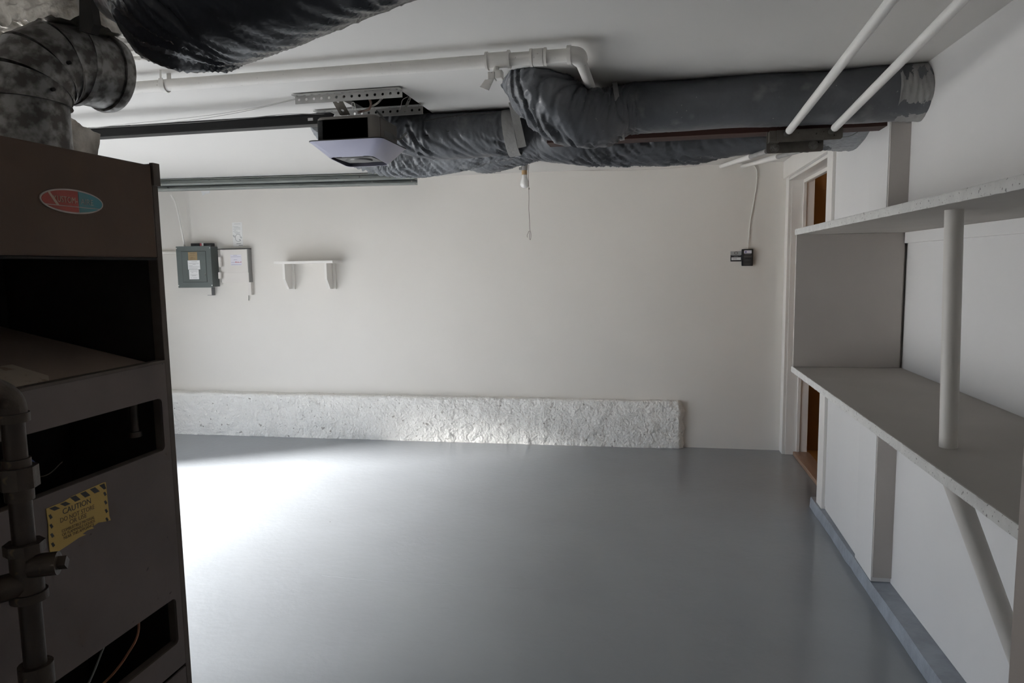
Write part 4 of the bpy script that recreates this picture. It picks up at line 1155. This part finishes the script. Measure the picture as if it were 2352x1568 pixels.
# bare bulb
LY = 4.95
lb = thing('bare_bulb', 'bare white light bulb in tan socket with pull cord', 'light bulb', px(1205, 385, Y=LY))
pb0 = px(1205, 432, Y=LY)
prof = [(.004, 0), (.016, .002), (.026, .010), (.031, .022), (.0315, .034), (.028, .050), (.022, .066), (.0185, .082), (.018, .094)]
b = B(); tube(b, [pb0 + V((0, 0, h)) for r_, h in prof], [r_ for r_, h in prof], 28); obj('bulb', b, 'bulb_glass', lb, True, 180)
b = B(); cyl(b, pb0 + V((0, 0, .094)), pb0 + V((0, 0, .124)), .0195, 20); obj('socket', b, 'socket_tan', lb, True)
b = B(); cyl(b, pb0 + V((0, 0, .124)), V((pb0.x, pb0.y, ZC)), .022, 16, .030); box(b, pb0 + V((-.036, -.02, .128)), pb0 + V((-.016, .005, .146)), .003); obj('lampholder', b, 'tape_grey', lb, True, 40)
cs = [px(1215, 378, Y=LY - .02), px(1213.5, 400, Y=LY - .02), px(1214.5, 418, Y=LY - .02), px(1215, 455, Y=LY - .02), px(1214.8, 480, Y=LY - .02), px(1216, 505, Y=LY - .02), px(1217, 527, Y=LY - .02)]
b = B(); tube(b, cr(cs, 6), .0016, 6); tube(b, cr([px(1217, 526, Y=LY - .02), px(1219.5, 538, Y=LY - .02), px(1218.5, 550, Y=LY - .02), px(1216, 547, Y=LY - .02), px(1216, 530, Y=LY - .02), px(1211, 540, Y=LY - .02), px(1211.5, 545, Y=LY - .02)], 6), .0014, 6)
cyl(b, px(1215, 431, Y=LY - .02), px(1215, 435, Y=LY - .02), .0035, 8)
obj('pull_cord', b, 'cord_brown', lb, True)

# wire stapled along the top of the back wall
b = B(); tube(b, cr([px(1262, 389, Y=YB - .004), px(1340, 392, Y=YB - .004), px(1450, 391, Y=YB - .004), px(1560, 385, Y=YB - .004), px(1650, 375, Y=YB - .004)], 8), .002, 6)
tag(obj('wall_wire', b, 'box_cream', smooth=True), 'thin pale wire along the top of back wall under ducts', 'wire')

# black control box, placard and wire
kA = px(1704, 572, Y=5.525); kB = px(1729.5, 610.5, Y=5.525)
kb = thing('wall_control', 'small black door control unit on back wall', 'control unit', ((kA.x + kB.x) / 2, YB, kB.z))
obj('body', box(B(), (kA.x, 5.522, kB.z), (kB.x, YB, kA.z), .006), 'black_plastic', kb)
def kr(name, x0, y0, x1, y1, mat, yy=5.522, th=.002):
    A_ = px(x0, y0, Y=yy); Bq = px(x1, y1, Y=yy); return obj(name, box(B(), (A_.x, yy - th, Bq.z), (Bq.x, yy, A_.z), .0005), mat, kb)
kl = kr('label', 1709, 575, 1726.5, 581.5, 'lilac_paper')
b = B(); A_ = px(1711, 576.5, Y=5.5196); Bq = px(1715, 580.5, Y=5.5196); box(b, (A_.x, 5.5194, Bq.z), (Bq.x, 5.52, A_.z)); obj('label_mark', b, 'print_blue', kl)
kr('screen', 1708, 586, 1726, 592, 'screen_grey')
kr('button', 1708, 595.5, 1726, 601, 'screen_grey', 5.522, .001)
kr('button', 1709, 603, 1724, 608, 'screen_grey', 5.522, .003)
kr('label_line', 1710, 583, 1725, 584, 'wire_grey', 5.522, .001)
A_ = px(1678, 577, Y=YB - .002); Bq = px(1703, 600, Y=YB - .002)
pcd = thing('warning_placard', 'small silver and black placard left of the control unit', 'placard', ((A_.x + Bq.x) / 2, YB, Bq.z))
def pr(name, x0, y0, x1, y1, mat, d=0):
    A2 = px(x0, y0, Y=YB - .002 - d); B2 = px(x1, y1, Y=YB - .002 - d); return obj(name, box(B(), (A2.x, YB - .002 - d - .0008, B2.z), (B2.x, YB - .002 - d, A2.z)), mat, pcd)
obj('plate', box(B(), (A_.x, YB - .002, Bq.z), (Bq.x, YB, A_.z)), 'placard_silver', pcd)
pr('black_field', 1678, 586, 1703, 600, 'black_plastic')
wf = pr('white_field', 1680, 591, 1701.5, 597, 'white_paper', .0008)
lines(wf, 1680, 591, 1701.5, 597, YB - .0028 - .0008, [(.35, .08, .6), (.65, .2, .6)], 'print_grey', hh=.5)
lines(pcd, 1678, 586, 1703, 591, YB - .0028, [(.25, .1, .92), (.65, .3, .7)], 'placard_silver', hh=.4)
b = B(); pc = px(1690.5, 581, Y=YB - .003)
tube(b, [V((pc.x + .013 * math.cos(a), YB - .003, pc.z + .009 * math.sin(a))) for a in [k * PI / 10 for k in range(21)]], .0016, 6, False); obj('oval_emblem', b, 'furnace_edge', pcd, True)
b = B(); tube(b, cr([px(1730, 378, Y=YB - .006), px(1738, 390, Y=YB - .006), px(1738, 420, Y=YB - .006), px(1732, 460, Y=YB - .006), px(1723, 510, Y=YB - .006), px(1720, 545, Y=YB - .006), px(1718, 572, Y=YB - .008)], 10), .0034, 8)
tag(obj('control_wire', b, 'wire_white', smooth=True), 'white wire hanging from the ceiling to black control unit', 'wire')
# thin wire behind the bracket
b = B(); tube(b, cr([px(1935, 315, Y=3.40), px(1950, 313, Y=3.40), px(1965, 306, Y=3.40), px(1978, 298, Y=3.40)], 8), .0014, 6)
tag(obj('loose_wire', b, 'wire_grey', smooth=True), 'thin dark wire right of the steel bracket', 'wire')
